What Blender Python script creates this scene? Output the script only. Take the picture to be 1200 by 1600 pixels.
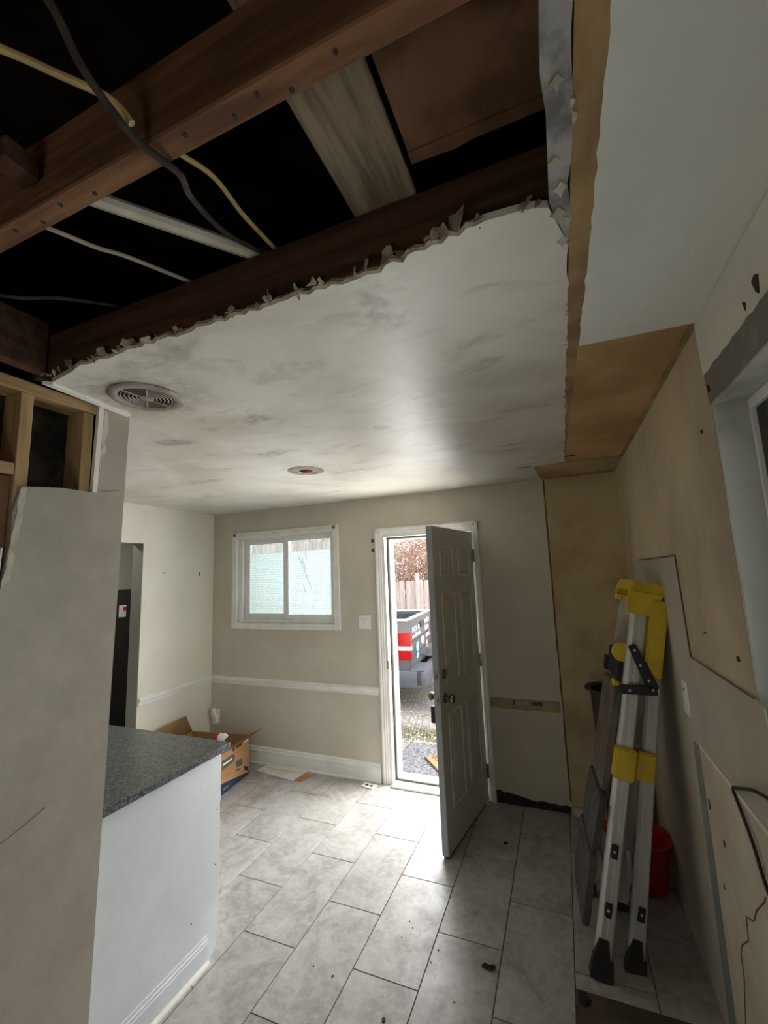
import bpy, bmesh, math, random
from mathutils import Vector, Matrix, noise
random.seed(7)
for o in list(bpy.data.objects): bpy.data.objects.remove(o)
S = bpy.context.scene
COL = S.collection
# ------------------------------------------------------------------ camera, light, exposure
H, W = 2.425, 3.845                 # ceiling height, right wall
F_PX, YAW, PITCH, ROLL = 665.55, .3871, .1423, -.0382
cam_d = bpy.data.cameras.new('camera'); cam = bpy.data.objects.new('camera', cam_d); COL.objects.link(cam)
cam_d.sensor_fit = 'VERTICAL'; cam_d.sensor_height = 24; cam_d.lens = F_PX * 24 / 1600; cam_d.clip_start = .02
_f = Vector((-math.sin(YAW)*math.cos(PITCH), math.cos(YAW)*math.cos(PITCH), math.sin(PITCH)))
_r0 = Vector((math.cos(YAW), math.sin(YAW), 0)); _u0 = _r0.cross(_f)
_r = math.cos(ROLL)*_r0 + math.sin(ROLL)*_u0; _u = -math.sin(ROLL)*_r0 + math.cos(ROLL)*_u0
_m = Matrix((_r, _u, -_f)).transposed().to_4x4(); _m.translation = (3.4202, -3.5297, 1.7382)
cam.matrix_world = _m
S.camera = cam
wd = bpy.data.worlds.new('overcast_sky'); S.world = wd; wd.use_nodes = True
wd.node_tree.nodes['Background'].inputs[0].default_value = (.95, .975, 1.0, 1)
wd.node_tree.nodes['Background'].inputs[1].default_value = 2.9
def area(name, loc, target, sx, sy, power, col=(1, 1, 1), spread=180):
    l = bpy.data.lights.new(name, 'AREA'); l.shape = 'RECTANGLE'; l.size = sx; l.size_y = sy; l.energy = power; l.color = col
    l.spread = math.radians(spread)
    o = bpy.data.objects.new(name, l); COL.objects.link(o); o.location = loc
    o.rotation_euler = (Vector(target)-Vector(loc)).to_track_quat('-Z', 'Y').to_euler()
    return o
area('daylight_door', (2.36, .24, 1.05), (1.9, -1, 1.0), .74, 1.75, 32, (1, .99, .97))
area('daylight_side', (2.95, .62, 1.15), (1.95, .25, 1.1), .85, 2.0, 70, (1, .99, .97))
area('daylight_yard', (3.1, 2.0, 1.7), (2.0, -1, .8), 3.2, 2.8, 155, (1, .99, .97))
area('daylight_window', (.9, .5, 1.75), (.9, -1, 1.6), 1.2, .9, 3.2, (.97, .99, 1))
area('daylight_side_window', (W+.3, -2.65, 1.72), (W-1, -2.65, 1.7), .9, .8, 2.5, (.95, .98, 1))
area('low_fill', (2.75, -4.5, .4), (3.15, -2.3, 2.45), .7, .7, 4.5, (1, .97, .92), 150)  # added low fill behind the camera, brightens ceiling and right wall
area('hall_fill', (-.7, -1.0, 2.45), (-.7, -1.0, 0), .3, .3, 10, (1, .97, .92))  # added unseen fill, lifts the hall beyond the opening
S.view_settings.view_transform = 'Standard'; S.view_settings.look = 'None'
S.view_settings.exposure = .2; S.view_settings.gamma = 1; S.view_settings.use_curve_mapping = False

# ------------------------------------------------------------------ materials
def srgb(r, g, b):
    f = lambda c: (c/255/12.92) if c <= 10 else ((c/255+.055)/1.055)**2.4
    return (f(r), f(g), f(b), 1)
class NT:
    def __init__(s, name):
        s.m = bpy.data.materials.new(name); s.m.use_nodes = True; s.t = s.m.node_tree; s.n = s.t.nodes; s.b = s.n['Principled BSDF']
    def new(s, t, **k):
        n = s.n.new(t)
        for a, v in k.items(): setattr(n, a, v)
        return n
    def ln(s, a, b): s.t.links.new(a, b)
    def pos(s, scale=(1, 1, 1), rot=(0, 0, 0)):
        g = s.new('ShaderNodeNewGeometry'); mp = s.new('ShaderNodeMapping'); mp.inputs['Scale'].default_value = scale; mp.inputs['Rotation'].default_value = rot
        s.ln(g.outputs['Position'], mp.inputs['Vector']); return mp.outputs[0]
    def noise(s, vec, scale, detail=6, rough=.6, dist=0):
        n = s.new('ShaderNodeTexNoise'); n.inputs['Scale'].default_value = scale; n.inputs['Detail'].default_value = detail
        n.inputs['Roughness'].default_value = rough; n.inputs['Distortion'].default_value = dist; s.ln(vec, n.inputs['Vector']); return n.outputs['Fac']
    def ramp(s, fac, lo, hi):
        n = s.new('ShaderNodeMapRange'); n.inputs[1].default_value = lo; n.inputs[2].default_value = hi; n.interpolation_type = 'SMOOTHSTEP'
        s.ln(fac, n.inputs[0]); return n.outputs[0]
    def math(s, op, a, b=None, clamp=False):
        n = s.new('ShaderNodeMath', operation=op, use_clamp=clamp)
        for i, v in enumerate((a, b)):
            if v is None: continue
            if isinstance(v, (int, float)): n.inputs[i].default_value = v
            else: s.ln(v, n.inputs[i])
        return n.outputs[0]
    def mix(s, fac, a, b):
        n = s.new('ShaderNodeMix', data_type='RGBA')
        if isinstance(fac, (int, float)): n.inputs[0].default_value = fac
        else: s.ln(fac, n.inputs[0])
        for i, v in ((6, a), (7, b)):
            if isinstance(v, tuple): n.inputs[i].default_value = v
            else: s.ln(v, n.inputs[i])
        return n.outputs[2]
    def color(s, c): s.ln(c, s.b.inputs['Base Color'])
    def bump(s, h, strength, dist=.01):
        n = s.new('ShaderNodeBump'); n.inputs['Strength'].default_value = strength; n.inputs['Distance'].default_value = dist
        s.ln(h, n.inputs['Height']); s.ln(n.outputs[0], s.b.inputs['Normal'])
    def done(s, rough=.6, metal=0, spec=.5):
        s.b.inputs['Roughness'].default_value = rough; s.b.inputs['Metallic'].default_value = metal; s.b.inputs['Specular IOR Level'].default_value = spec
        return s.m
def mat(name, c1, c2=None, scale=4, rough=.6, metal=0, spec=.5, lo=.35, hi=.65, bump=0, bscale=80, stretch=(1, 1, 1), detail=6, dist=0, bdist=.004):
    N = NT(name); c2 = c2 or tuple(x*.85 for x in c1[:3])+(1,)
    v = N.pos(stretch); f = N.ramp(N.noise(v, scale, detail, .6, dist), lo, hi)
    N.color(N.mix(f, c1, c2))
    if bump: N.bump(N.noise(v, bscale, 4), bump, bdist)
    return N.done(rough, metal, spec)
M = {}
M['wall'] = mat('greige_paint', srgb(205, 198, 182), srgb(196, 189, 173), 2.2, .55, bump=.15, bscale=120, spec=.35)
M['wall_left'] = mat('greige_paint_left_lit', srgb(225, 220, 206), srgb(218, 212, 198), 2.2, .5, bump=.12, bscale=120, spec=.35)  # lighter copy of the greige, left wall's brighter light put into the colour
M['post'] = mat('scuffed_greige_drywall', srgb(168, 161, 147), srgb(155, 148, 134), 3, .7, bump=.15, bscale=260, spec=.25)
M['white'] = mat('white_semigloss_trim', srgb(236, 235, 230), srgb(226, 225, 218), 6, .35)
M['white_dirty'] = mat('dusty_white_trim', srgb(228, 226, 218), srgb(188, 184, 172), 7, .45, lo=.45, hi=.75)
M['panel_white'] = mat('cool_white_panel', srgb(212, 218, 221), srgb(200, 206, 209), 2.5, .5, bump=.1, bscale=60)
M['tan'] = mat('tan_stained_plaster', srgb(196, 180, 142), srgb(172, 152, 116), 2.0, .75, bump=.2, bscale=100, spec=.25)
M['tan_grey'] = mat('smoked_tan_plaster', srgb(206, 190, 160), srgb(164, 146, 126), 1.5, .55, lo=.35, hi=.7, bump=.2, bscale=100, spec=.3, stretch=(1, 1, .6))
M['brownceil'] = mat('brown_stained_ceiling', srgb(196, 160, 116), srgb(164, 130, 92), 2.6, .5, bump=.1, bscale=70, spec=.35)
M['brownstrip'] = mat('brown_strip', srgb(176, 146, 102), srgb(128, 104, 76), 6, .7, bump=.2, bscale=70, spec=.3, stretch=(1, .5, 1))
M['strip_back'] = mat('dull_brown_soffit', srgb(184, 160, 124), srgb(152, 128, 96), 4, .6, spec=.3)
M['greypatch'] = mat('pale_grey_ceiling_paint', srgb(226, 228, 220), srgb(218, 220, 212), 2, .6, bump=.2, bscale=200, spec=.3)
M['upperwall'] = mat('pale_grey_wall_paint', srgb(222, 218, 204), srgb(212, 207, 192), 3, .6, bump=.2, bscale=160, spec=.3)
M['lowerwall'] = mat('off_white_old_plaster', srgb(200, 190, 170), srgb(184, 172, 152), 3.4, .7, bump=.3, bscale=60, spec=.25)
M['midwall'] = mat('grey_white_paint', srgb(186, 178, 164), srgb(174, 165, 150), 2.6, .6, bump=.2, bscale=90, spec=.3)
M['stripe'] = mat('blue_grey_stripe', srgb(132, 138, 136), srgb(116, 122, 120), 8, .6)
M['oldwood'] = mat('dark_old_lumber', srgb(90, 63, 47), srgb(62, 42, 32), 5, .8, stretch=(.35, 5, 5), spec=.2, bump=.3, bscale=16)
M['joistwood'] = mat('reddish_joist_lumber', srgb(130, 94, 68), srgb(92, 64, 46), 5, .8, stretch=(.5, 6, 6), spec=.2, bump=.3, bscale=16)
M['greywood'] = mat('weathered_grey_plank', srgb(150, 136, 112), srgb(112, 98, 78), 6, .85, stretch=(6, .6, 6), spec=.15, bump=.3, bscale=20)
M['ply'] = mat('brown_plywood', srgb(124, 94, 70), srgb(98, 72, 52), 2.5, .85, stretch=(1, 1, 1), lo=.45, hi=.55, spec=.15, bump=.2, bscale=30)
M['stud'] = mat('yellow_pine_stud', srgb(180, 152, 110), srgb(154, 126, 88), 5, .75, stretch=(6, 6, .6), spec=.2)
M['plate'] = mat('yellow_pine_plate', srgb(180, 152, 110), srgb(154, 126, 88), 5, .75, stretch=(6, .6, 6), spec=.2)
M['void'] = mat('shade_black_void', srgb(30, 26, 23), srgb(16, 14, 12), 6, .95, spec=.05)  # near-black colour holds the attic void's shade
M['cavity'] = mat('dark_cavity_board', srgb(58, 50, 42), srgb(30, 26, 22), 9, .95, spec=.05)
M['plaster'] = mat('torn_gypsum', srgb(206, 198, 184), srgb(160, 150, 134), 20, .9, spec=.1)
M['paper'] = mat('torn_paper', srgb(170, 158, 138), srgb(120, 108, 92), 25, .9, spec=.1)
M['galv'] = mat('grey_joint_tape', srgb(168, 166, 162), srgb(112, 110, 108), 9, .5, spec=.4, lo=.4, hi=.6)
M['black'] = mat('black_rubber', srgb(34, 34, 34), srgb(24, 24, 24), 10, .6)
M['mark'] = mat('dark_mark', srgb(44, 38, 32), srgb(30, 26, 22), 10, .8)
M['mastic'] = mat('black_mastic', srgb(46, 42, 38), srgb(90, 82, 72), 14, .85, bump=.5, bscale=40, lo=.5, hi=.75)
M['glue'] = mat('yellow_glue_residue', srgb(176, 160, 92), srgb(150, 134, 84), 14, .6)
M['scar'] = mat('bare_scar_plaster', srgb(170, 160, 138), srgb(140, 124, 98), 9, .7)
M['brownline'] = mat('brown_edge_stain', srgb(112, 84, 50), srgb(88, 66, 40), 9, .8)
M['hallup'] = mat('hall_sage_paint', srgb(150, 152, 140), srgb(142, 144, 132), 3, .6)
M['hallmid'] = mat('hall_grey_return', srgb(168, 164, 152), srgb(160, 156, 144), 3, .6)
M['halldark'] = mat('hall_charcoal_wainscot', srgb(34, 34, 36), srgb(28, 28, 30), 3, .5)
M['plastic_w'] = mat('white_plastic', srgb(238, 237, 234), srgb(230, 229, 226), 10, .3)
M['cardboard'] = mat('cardboard', srgb(184, 144, 104), srgb(170, 130, 92), 5, .8, stretch=(1, 1, 3), spec=.15)
M['cardboard_in'] = mat('cardboard_inside', srgb(170, 132, 96), srgb(156, 118, 84), 5, .85, spec=.1)
M['navy'] = mat('navy_print', srgb(36, 52, 84), srgb(30, 44, 74), 6, .7)
M['olive'] = mat('dark_green_print', srgb(92, 100, 84), srgb(70, 78, 66), 60, .7)
M['ink'] = mat('black_print', srgb(30, 26, 24), srgb(24, 20, 18), 6, .8)
M['red'] = mat('red_plastic', srgb(190, 20, 34), srgb(176, 16, 30), 6, .35)
M['redtub'] = mat('red_tub_plastic', srgb(172, 34, 32), srgb(150, 26, 26), 6, .45)
M['alu'] = mat('brushed_aluminium', srgb(206, 206, 204), srgb(194, 194, 190), 6, .4, .25, stretch=(3, 3, .3))
M['yellow'] = mat('yellow_plastic', srgb(216, 188, 46), srgb(196, 166, 34), 8, .5)
M['stepgrey'] = mat('grey_rubber_tread', srgb(94, 92, 90), srgb(72, 70, 68), 12, .75, bump=.3, bscale=120)
M['stepbrown'] = mat('dusty_brown_platform', srgb(112, 100, 90), srgb(86, 76, 68), 7, .6)
M['bindark'] = mat('dark_bronze_bin', srgb(78, 66, 58), srgb(62, 52, 46), 6, .45, .3)
M['pvc'] = mat('white_pvc', srgb(214, 208, 190), srgb(196, 190, 172), 8, .45)
M['cable_y'] = mat('yellow_cable', srgb(196, 172, 112), srgb(170, 148, 96), 10, .55)
M['cable_w'] = mat('white_cable', srgb(190, 180, 158), srgb(170, 160, 140), 10, .55)
M['cable_d'] = mat('dusty_dark_cable', srgb(70, 56, 47), srgb(42, 33, 28), 22, .9)
M['nickel'] = mat('satin_nickel', srgb(150, 142, 128), srgb(128, 120, 108), 8, .35, 1)
M['darkmetal'] = mat('dark_grille_metal', srgb(84, 76, 72), srgb(60, 54, 52), 18, .5, .3)
M['sooty'] = mat('sooty_cover_ring', srgb(158, 148, 138), srgb(122, 112, 104), 14, .6)
M['copper'] = mat('rusty_box', srgb(128, 60, 48), srgb(84, 36, 30), 30, .6, .3)
M['door'] = mat('white_door_paint', srgb(214, 214, 208), srgb(206, 206, 200), 3, .32)
M['dooredge'] = mat('grey_door_edge', srgb(160, 168, 170), srgb(148, 156, 158), 3, .45)
M['concrete'] = mat('exposed_aggregate', srgb(104, 104, 110), srgb(40, 40, 46), 55, .85, lo=.42, hi=.6, bump=.6, bscale=70)
M['coir'] = mat('orange_coir', srgb(168, 112, 76), srgb(146, 92, 58), 60, .95, bump=.6, bscale=160)
M['coirdark'] = mat('coir_print', srgb(98, 72, 44), srgb(84, 60, 36), 40, .95)
M['pebble'] = mat('pale_pebbles', srgb(186, 178, 173), srgb(104, 98, 96), 30, .9)
M['grass'] = mat('patchy_grass', srgb(108, 110, 66), srgb(86, 84, 52), 12, .9)
M['fence'] = mat('bleached_fence_wood', srgb(226, 212, 206), srgb(198, 182, 176), 3, .85, stretch=(7, 7, .5), spec=.2)
M['twig'] = mat('tan_twigs', srgb(206, 182, 162), srgb(160, 130, 112), 3, .9, spec=.1)
M['leafred'] = mat('russet_leaves', srgb(196, 158, 138), srgb(150, 118, 98), 4, .9, spec=.1)
M['truck'] = mat('grey_truck_paint', srgb(112, 112, 118), srgb(104, 104, 110), 2, .25, .4)
M['truckdark'] = mat('dark_bed_liner', srgb(78, 80, 86), srgb(66, 68, 74), 4, .6)
M['bumper'] = mat('grey_bumper_plastic', srgb(94, 98, 108), srgb(84, 88, 98), 3, .4)
M['chrome'] = mat('bright_rail_cap', srgb(214, 216, 222), srgb(200, 202, 208), 3, .3, .2)
M['lens_red'] = mat('red_tail_lens', srgb(178, 10, 26), srgb(150, 6, 18), 30, .15)
M['lens_white'] = mat('clear_tail_lens', srgb(232, 232, 236), srgb(206, 206, 212), 30, .15)
M['decal'] = mat('white_vinyl', srgb(244, 242, 238), srgb(236, 234, 230), 5, .5)
M['decalblue'] = mat('pale_teal_decal', srgb(170, 220, 220), srgb(140, 200, 204), 20, .5)
M['glassdark'] = mat('dark_auto_glass', srgb(30, 34, 38), srgb(24, 28, 32), 4, .1)
M['shed'] = mat('pale_shed_boards', srgb(178, 170, 164), srgb(150, 142, 136), 3, .85, stretch=(6, 6, .6))
M['outwall'] = mat('exterior_siding', srgb(206, 204, 200), srgb(198, 196, 192), 3, .7)
M['spk'] = mat('white_spackle', srgb(206, 202, 192), srgb(186, 180, 168), 20, .85)
M['leaf'] = mat('dry_brown_leaf', srgb(92, 68, 48), srgb(62, 46, 34), 40, .85)
M['subfloor'] = mat('worn_brown_subfloor', srgb(92, 80, 66), srgb(66, 56, 46), 6, .9, bump=.3, bscale=40)
M['grout'] = mat('dark_grout', srgb(92, 88, 84), srgb(74, 70, 66), 20, .9)
M['bluetape'] = mat('slate_blue_tape', srgb(58, 76, 92), srgb(50, 66, 80), 8, .6)
M['vinylframe'] = mat('white_vinyl_frame', srgb(234, 234, 230), srgb(224, 224, 220), 6, .35)
M['darksash'] = mat('dark_bronze_sash', srgb(62, 58, 50), srgb(48, 44, 38), 6, .5)
M['windowgrey'] = mat('chalky_grey_jamb', srgb(190, 190, 180), srgb(140, 138, 128), 4, .6, lo=.4, hi=.7)
M['mortar'] = mat('grey_exposed_header', srgb(120, 116, 108), srgb(150, 138, 128), 9, .85, bump=.4, bscale=30, lo=.5, hi=.7)
M['flange'] = mat('rough_torn_edge_paper', srgb(190, 186, 172), srgb(150, 146, 132), 18, .9)
# tile: cloudy grey porcelain, small shift per tile
def tile_mat():
    N = NT('cloudy_grey_porcelain'); v = N.pos()
    oi = N.new('ShaderNodeObjectInfo'); off = N.new('ShaderNodeVectorMath', operation='MULTIPLY_ADD')
    cmb = N.new('ShaderNodeCombineXYZ')
    for i in range(3): N.ln(oi.outputs['Random'], cmb.inputs[i])
    N.ln(cmb.outputs[0], off.inputs[0]); off.inputs[1].default_value = (37, 11, 23); N.ln(v, off.inputs[2])
    a = N.ramp(N.noise(off.outputs[0], 4.5, 8, .65, .8), .35, .68); b = N.ramp(N.noise(off.outputs[0], 26, 6, .7), .4, .75)
    c = N.mix(a, srgb(184, 181, 178), srgb(146, 141, 137)); c = N.mix(N.math('MULTIPLY', b, .55), c, srgb(204, 202, 199)); e = N.ramp(N.noise(N.pos((1, 1, 1), (0, 0, .6)), 13, 7, .7, 1.5), .5, .68); c = N.mix(N.math('MULTIPLY', e, .35), c, srgb(128, 122, 117))
    d = N.ramp(N.noise(v, 70, 3, .6), .70, .78); c = N.mix(N.math('MULTIPLY', d, .55), c, srgb(96, 90, 84))
    c = N.mix(N.math('MULTIPLY', oi.outputs['Random'], .18), c, srgb(158, 154, 150))
    N.color(c); N.bump(N.noise(off.outputs[0], 30, 4), .08, .003)
    r = N.new('ShaderNodeMapRange'); N.ln(a, r.inputs[0]); r.inputs[3].default_value = .36; r.inputs[4].default_value = .5; N.ln(r.outputs[0], N.b.inputs['Roughness'])
    N.b.inputs['Specular IOR Level'].default_value = .5
    return N.m
M['tile'] = tile_mat()
def granite():
    N = NT('speckled_dark_granite'); v = N.pos()
    a = N.ramp(N.noise(v, 75, 6, .75), .38, .62); b = N.ramp(N.noise(v, 180, 3, .7), .55, .7)
    c = N.mix(a, srgb(40, 44, 46), srgb(112, 116, 116)); c = N.mix(N.math('MULTIPLY', b, .6), c, srgb(176, 178, 176))
    N.color(c); N.bump(N.noise(v, 90, 3), .05, .002); return N.done(.28)
M['granite'] = granite()
# ceiling paint with grime marks (own shapes, world positions)
def ceiling_mat():
    N = NT('smoke_marked_white_ceiling'); v = N.pos()
    base = N.mix(N.ramp(N.noise(v, 1.7, 5, .6, .6), .38, .7), srgb(216, 212, 202), srgb(194, 188, 176))
    base = N.mix(N.math('MULTIPLY', N.ramp(N.noise(N.pos((1, 2.2, 1)), 2.4, 7, .7, 1.2), .52, .74), .5), base, srgb(146, 138, 126))
    dn = N.new('ShaderNodeTexNoise'); dn.inputs['Scale'].default_value = 7; dn.inputs['Detail'].default_value = 5; N.ln(v, dn.inputs['Vector'])
    warp = N.new('ShaderNodeVectorMath', operation='MULTIPLY_ADD'); N.ln(dn.outputs['Color'], warp.inputs[0]); warp.inputs[1].default_value = (.16, .16, 0); N.ln(v, warp.inputs[2])
    fine = N.ramp(N.noise(v, 22, 6, .7), .3, .62)
    for (x, y, rx, ry, k) in ((2.04, -2.46, .30, .24, .45), (2.242, -2.082, .10, .05, .6), (2.017, -1.632, .16, .05, .5), (1.684, -2.006, .11, .05, .5),
                              (1.152, -1.287, .2, .06, .4), (3.041, -2.546, .05, .1, .45), (2.901, -1.212, .17, .06, .4), (3.242, -1.116, .13, .04, .55),
                              (2.306, -2.645, .22, .06, .35), (2.689, -1.696, .06, .03, .4), (2.625, -2.389, .2, .08, .25), (2.2, -1.021, .3, .02, .35), (1.986, -2.08, .06, .03, .5)):
        sub = N.new('ShaderNodeVectorMath', operation='SUBTRACT'); N.ln(warp.outputs[0], sub.inputs[0]); sub.inputs[1].default_value = (x+.08, y+.08, H)
        sc = N.new('ShaderNodeVectorMath', operation='MULTIPLY'); N.ln(sub.outputs[0], sc.inputs[0]); sc.inputs[1].default_value = (1/rx, 1/ry, 0)
        ln = N.new('ShaderNodeVectorMath', operation='LENGTH'); N.ln(sc.outputs[0], ln.inputs[0])
        f = N.math('MULTIPLY', N.math('MULTIPLY', N.ramp(ln.outputs['Value'], 1.1, .5), fine), k)
        base = N.mix(f, base, srgb(98, 92, 84))
    N.color(base); N.bump(N.noise(v, 5, 3), .25, .01)
    return N.done(.40, 0, .4)
M['ceiling'] = ceiling_mat()
def film_mat():
    N = NT('patterned_frosted_film'); v = N.pos()
    vo = N.new('ShaderNodeTexVoronoi'); vo.inputs['Scale'].default_value = 42; vo.inputs['Randomness'].default_value = .25; N.ln(N.pos((1, 0, 1)), vo.inputs['Vector'])
    f = N.ramp(vo.outputs['Distance'], .12, .5)
    c = N.mix(f, (.66, .74, .75, 1), (.93, .97, .97, 1)); 
    tr = N.new('ShaderNodeBsdfTranslucent'); N.ln(c, tr.inputs[0])
    gl = N.new('ShaderNodeBsdfDiffuse'); N.ln(c, gl.inputs[0])
    mx = N.new('ShaderNodeMixShader'); mx.inputs[0].default_value = .3; N.ln(tr.outputs[0], mx.inputs[1]); N.ln(gl.outputs[0], mx.inputs[2])
    N.ln(mx.outputs[0], N.n['Material Output'].inputs[0]); return N.m
M['film'] = film_mat()
def glass_mat():
    N = NT('clear_pane'); tr = N.new('ShaderNodeBsdfTransparent'); tr.inputs[0].default_value = (.93, .97, .96, 1)
    gl = N.new('ShaderNodeBsdfGlossy'); gl.inputs['Roughness'].default_value = .03
    fr = N.new('ShaderNodeFresnel'); fr.inputs[0].default_value = 1.45
    mx = N.new('ShaderNodeMixShader'); N.ln(fr.outputs[0], mx.inputs[0]); N.ln(tr.outputs[0], mx.inputs[1]); N.ln(gl.outputs[0], mx.inputs[2])
    N.ln(mx.outputs[0], N.n['Material Output'].inputs[0]); return N.m
M['glass'] = glass_mat()

# ------------------------------------------------------------------ mesh helpers
def B(): return bmesh.new()
def merge(bm, t, Mx=None):
    if Mx is not None: bmesh.ops.transform(t, matrix=Mx, verts=t.verts[:])
    me = bpy.data.meshes.new('tmp'); t.to_mesh(me); t.free(); bm.from_mesh(me); bpy.data.meshes.remove(me); return bm
def box(bm, lo, hi, bev=0, Mx=None, seg=2):
    t = bmesh.new(); bmesh.ops.create_cube(t, size=1)
    for v in t.verts: v.co = Vector([(lo[i]+hi[i])/2+v.co[i]*(hi[i]-lo[i]) for i in range(3)])
    if bev: bmesh.ops.bevel(t, geom=t.edges[:], offset=bev, segments=seg, affect='EDGES', profile=.5)
    return merge(bm, t, Mx)
def prism(bm, pts, depth, Mx=None, bev=0):
    """pts: closed 2-D outline in local XY; extruded 0..depth along local Z"""
    t = bmesh.new(); a = [t.verts.new((x, y, 0)) for x, y in pts]; b = [t.verts.new((x, y, depth)) for x, y in pts]; n = len(pts)
    fs = [t.faces.new(a[::-1]), t.faces.new(b)]
    for i in range(n): t.faces.new((a[i], a[(i+1) % n], b[(i+1) % n], b[i]))
    bmesh.ops.recalc_face_normals(t, faces=t.faces[:])
    if bev: bmesh.ops.bevel(t, geom=t.edges[:], offset=bev, segments=2, affect='EDGES', profile=.5)
    bmesh.ops.triangulate(t, faces=[f for f in t.faces if len(f.verts) > 4])
    return merge(bm, t, Mx)
def axes(o, x, y, z):
    m = Matrix((Vector(x), Vector(y), Vector(z))).transposed().to_4x4(); m.translation = o; return m
PXY = lambda z: axes((0, 0, z), (1, 0, 0), (0, 1, 0), (0, 0, 1))
PYZ = lambda x: axes((x, 0, 0), (0, 1, 0), (0, 0, 1), (1, 0, 0))
PXZ = lambda y: axes((0, y, 0), (1, 0, 0), (0, 0, 1), (0, -1, 0))
def lathe(bm, prof, n=24, Mx=None, cap0=True, cap1=True):
    t = bmesh.new(); rings = []
    for r, z in prof: rings.append([t.verts.new((r*math.cos(2*math.pi*k/n), r*math.sin(2*math.pi*k/n), z)) for k in range(n)])
    for a, b in zip(rings, rings[1:]):
        for k in range(n): t.faces.new((a[k], a[(k+1) % n], b[(k+1) % n], b[k]))
    if cap0: t.faces.new(rings[0][::-1])
    if cap1: t.faces.new(rings[-1])
    return merge(bm, t, Mx)
def tube(bm, path, r, n=8, cap=True):
    P = [Vector(p) for p in path]; t = bmesh.new(); rings = []; up = Vector((.13, .29, .95)).normalized()
    for i, p in enumerate(P):
        d = (P[min(i+1, len(P)-1)]-P[max(i-1, 0)]).normalized(); s = d.cross(up)
        if s.length < 1e-3: s = d.cross(Vector((1, 0, 0)))
        s.normalize(); q = s.cross(d); rr = r[i] if isinstance(r, (list, tuple)) else r
        rings.append([t.verts.new(p+rr*(math.cos(2*math.pi*k/n)*s+math.sin(2*math.pi*k/n)*q)) for k in range(n)])
    for a, b in zip(rings, rings[1:]):
        for k in range(n): t.faces.new((a[k], a[(k+1) % n], b[(k+1) % n], b[k]))
    if cap: t.faces.new(rings[0][::-1]); t.faces.new(rings[-1])
    bmesh.ops.recalc_face_normals(t, faces=t.faces[:])
    return merge(bm, t)
def smooth_path(pts, k=6):
    P = [Vector(p) for p in pts]; out = []
    for i in range(len(P)-1):
        p0, p1, p2, p3 = P[max(i-1, 0)], P[i], P[i+1], P[min(i+2, len(P)-1)]
        for j in range(k):
            s = j/k; out.append(.5*((2*p1)+(p2-p0)*s+(2*p0-5*p1+4*p2-p3)*s*s+(3*p1-p0-3*p2+p3)*s**3))
    return out+[P[-1]]
def frustum(bm, lo, hi, inset, h, Mx):
    """rectangular raised field on local XY, rising h along Z with sloped sides"""
    t = bmesh.new(); x0, y0 = lo; x1, y1 = hi
    a = [t.verts.new((x, y, 0)) for x, y in ((x0, y0), (x1, y0), (x1, y1), (x0, y1))]
    b = [t.verts.new((x, y, h)) for x, y in ((x0+inset, y0+inset), (x1-inset, y0+inset), (x1-inset, y1-inset), (x0+inset, y1-inset))]
    t.faces.new(b); t.faces.new(a[::-1])
    for i in range(4): t.faces.new((a[i], a[(i+1) % 4], b[(i+1) % 4], b[i]))
    return merge(bm, t, Mx)
WLOC = {}
def wloc(o): return WLOC.get(o.name, Vector((0, 0, 0)))
def obj(name, bm, m, parent=None, sm=False, kind=None, label=None, ang=35):
    me = bpy.data.meshes.new(name); bm.to_mesh(me); bm.free()
    xs = [v.co for v in me.vertices]
    lo = Vector([min(c[i] for c in xs) for i in range(3)]); hi = Vector([max(c[i] for c in xs) for i in range(3)])
    org = Vector(((lo.x+hi.x)/2, (lo.y+hi.y)/2, lo.z)); me.transform(Matrix.Translation(-org))
    me.materials.append(M[m] if isinstance(m, str) else m)
    if sm:
        for p in me.polygons: p.use_smooth = True
        me.set_sharp_from_angle(angle=math.radians(ang))
    o = bpy.data.objects.new(name, me); COL.objects.link(o); WLOC[o.name] = org
    if parent: o.parent = parent; o.location = org-wloc(parent)
    else: o.location = org
    if kind: o['kind'] = kind
    if label: o['label'] = label
    return o
def share(src, name, parent, loc, rz=0):
    o = src.copy(); COL.objects.link(o); o.name = name; o.parent = parent
    WLOC[o.name] = Vector(loc); o.location = Vector(loc)-(wloc(parent) if parent else Vector()); o.rotation_euler = (0, 0, rz); return o
def tag(o, label, cat, group=None):
    o['label'] = label; o['category'] = cat
    if group: o['group'] = group
    return o
def thing(name, loc, label, cat, group=None):
    o = bpy.data.objects.new(name, None); COL.objects.link(o); o.location = loc; o.empty_display_size = .1; WLOC[o.name] = Vector(loc)
    return tag(o, label, cat, group)
def struct(name, bm, m, **k): return obj(name, bm, m, kind='structure', **k)
def text(bm, s, size, Mx, ex=.001):
    cu = bpy.data.curves.new('t', 'FONT'); cu.body = s; cu.size = size; cu.extrude = ex; cu.resolution_u = 2; cu.align_x = 'LEFT'
    o = bpy.data.objects.new('t', cu); COL.objects.link(o); bpy.context.view_layer.update()
    me = bpy.data.meshes.new_from_object(o.evaluated_get(bpy.context.evaluated_depsgraph_get()))
    t = bmesh.new(); t.from_mesh(me); bpy.data.objects.remove(o); bpy.data.curves.remove(cu); bpy.data.meshes.remove(me)
    return merge(bm, t, Mx)
def jag(p0, p1, n, amp, seed=0):
    r = random.Random(seed); out = []
    d = Vector(p1)-Vector(p0); nrm = Vector((-d.y, d.x)).normalized()
    for i in range(n+1):
        k = 0 if i in (0, n) else r.uniform(-amp, amp)
        q = Vector(p0)+d*(i/n)+nrm*k; out.append((q.x, q.y))
    return out
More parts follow.
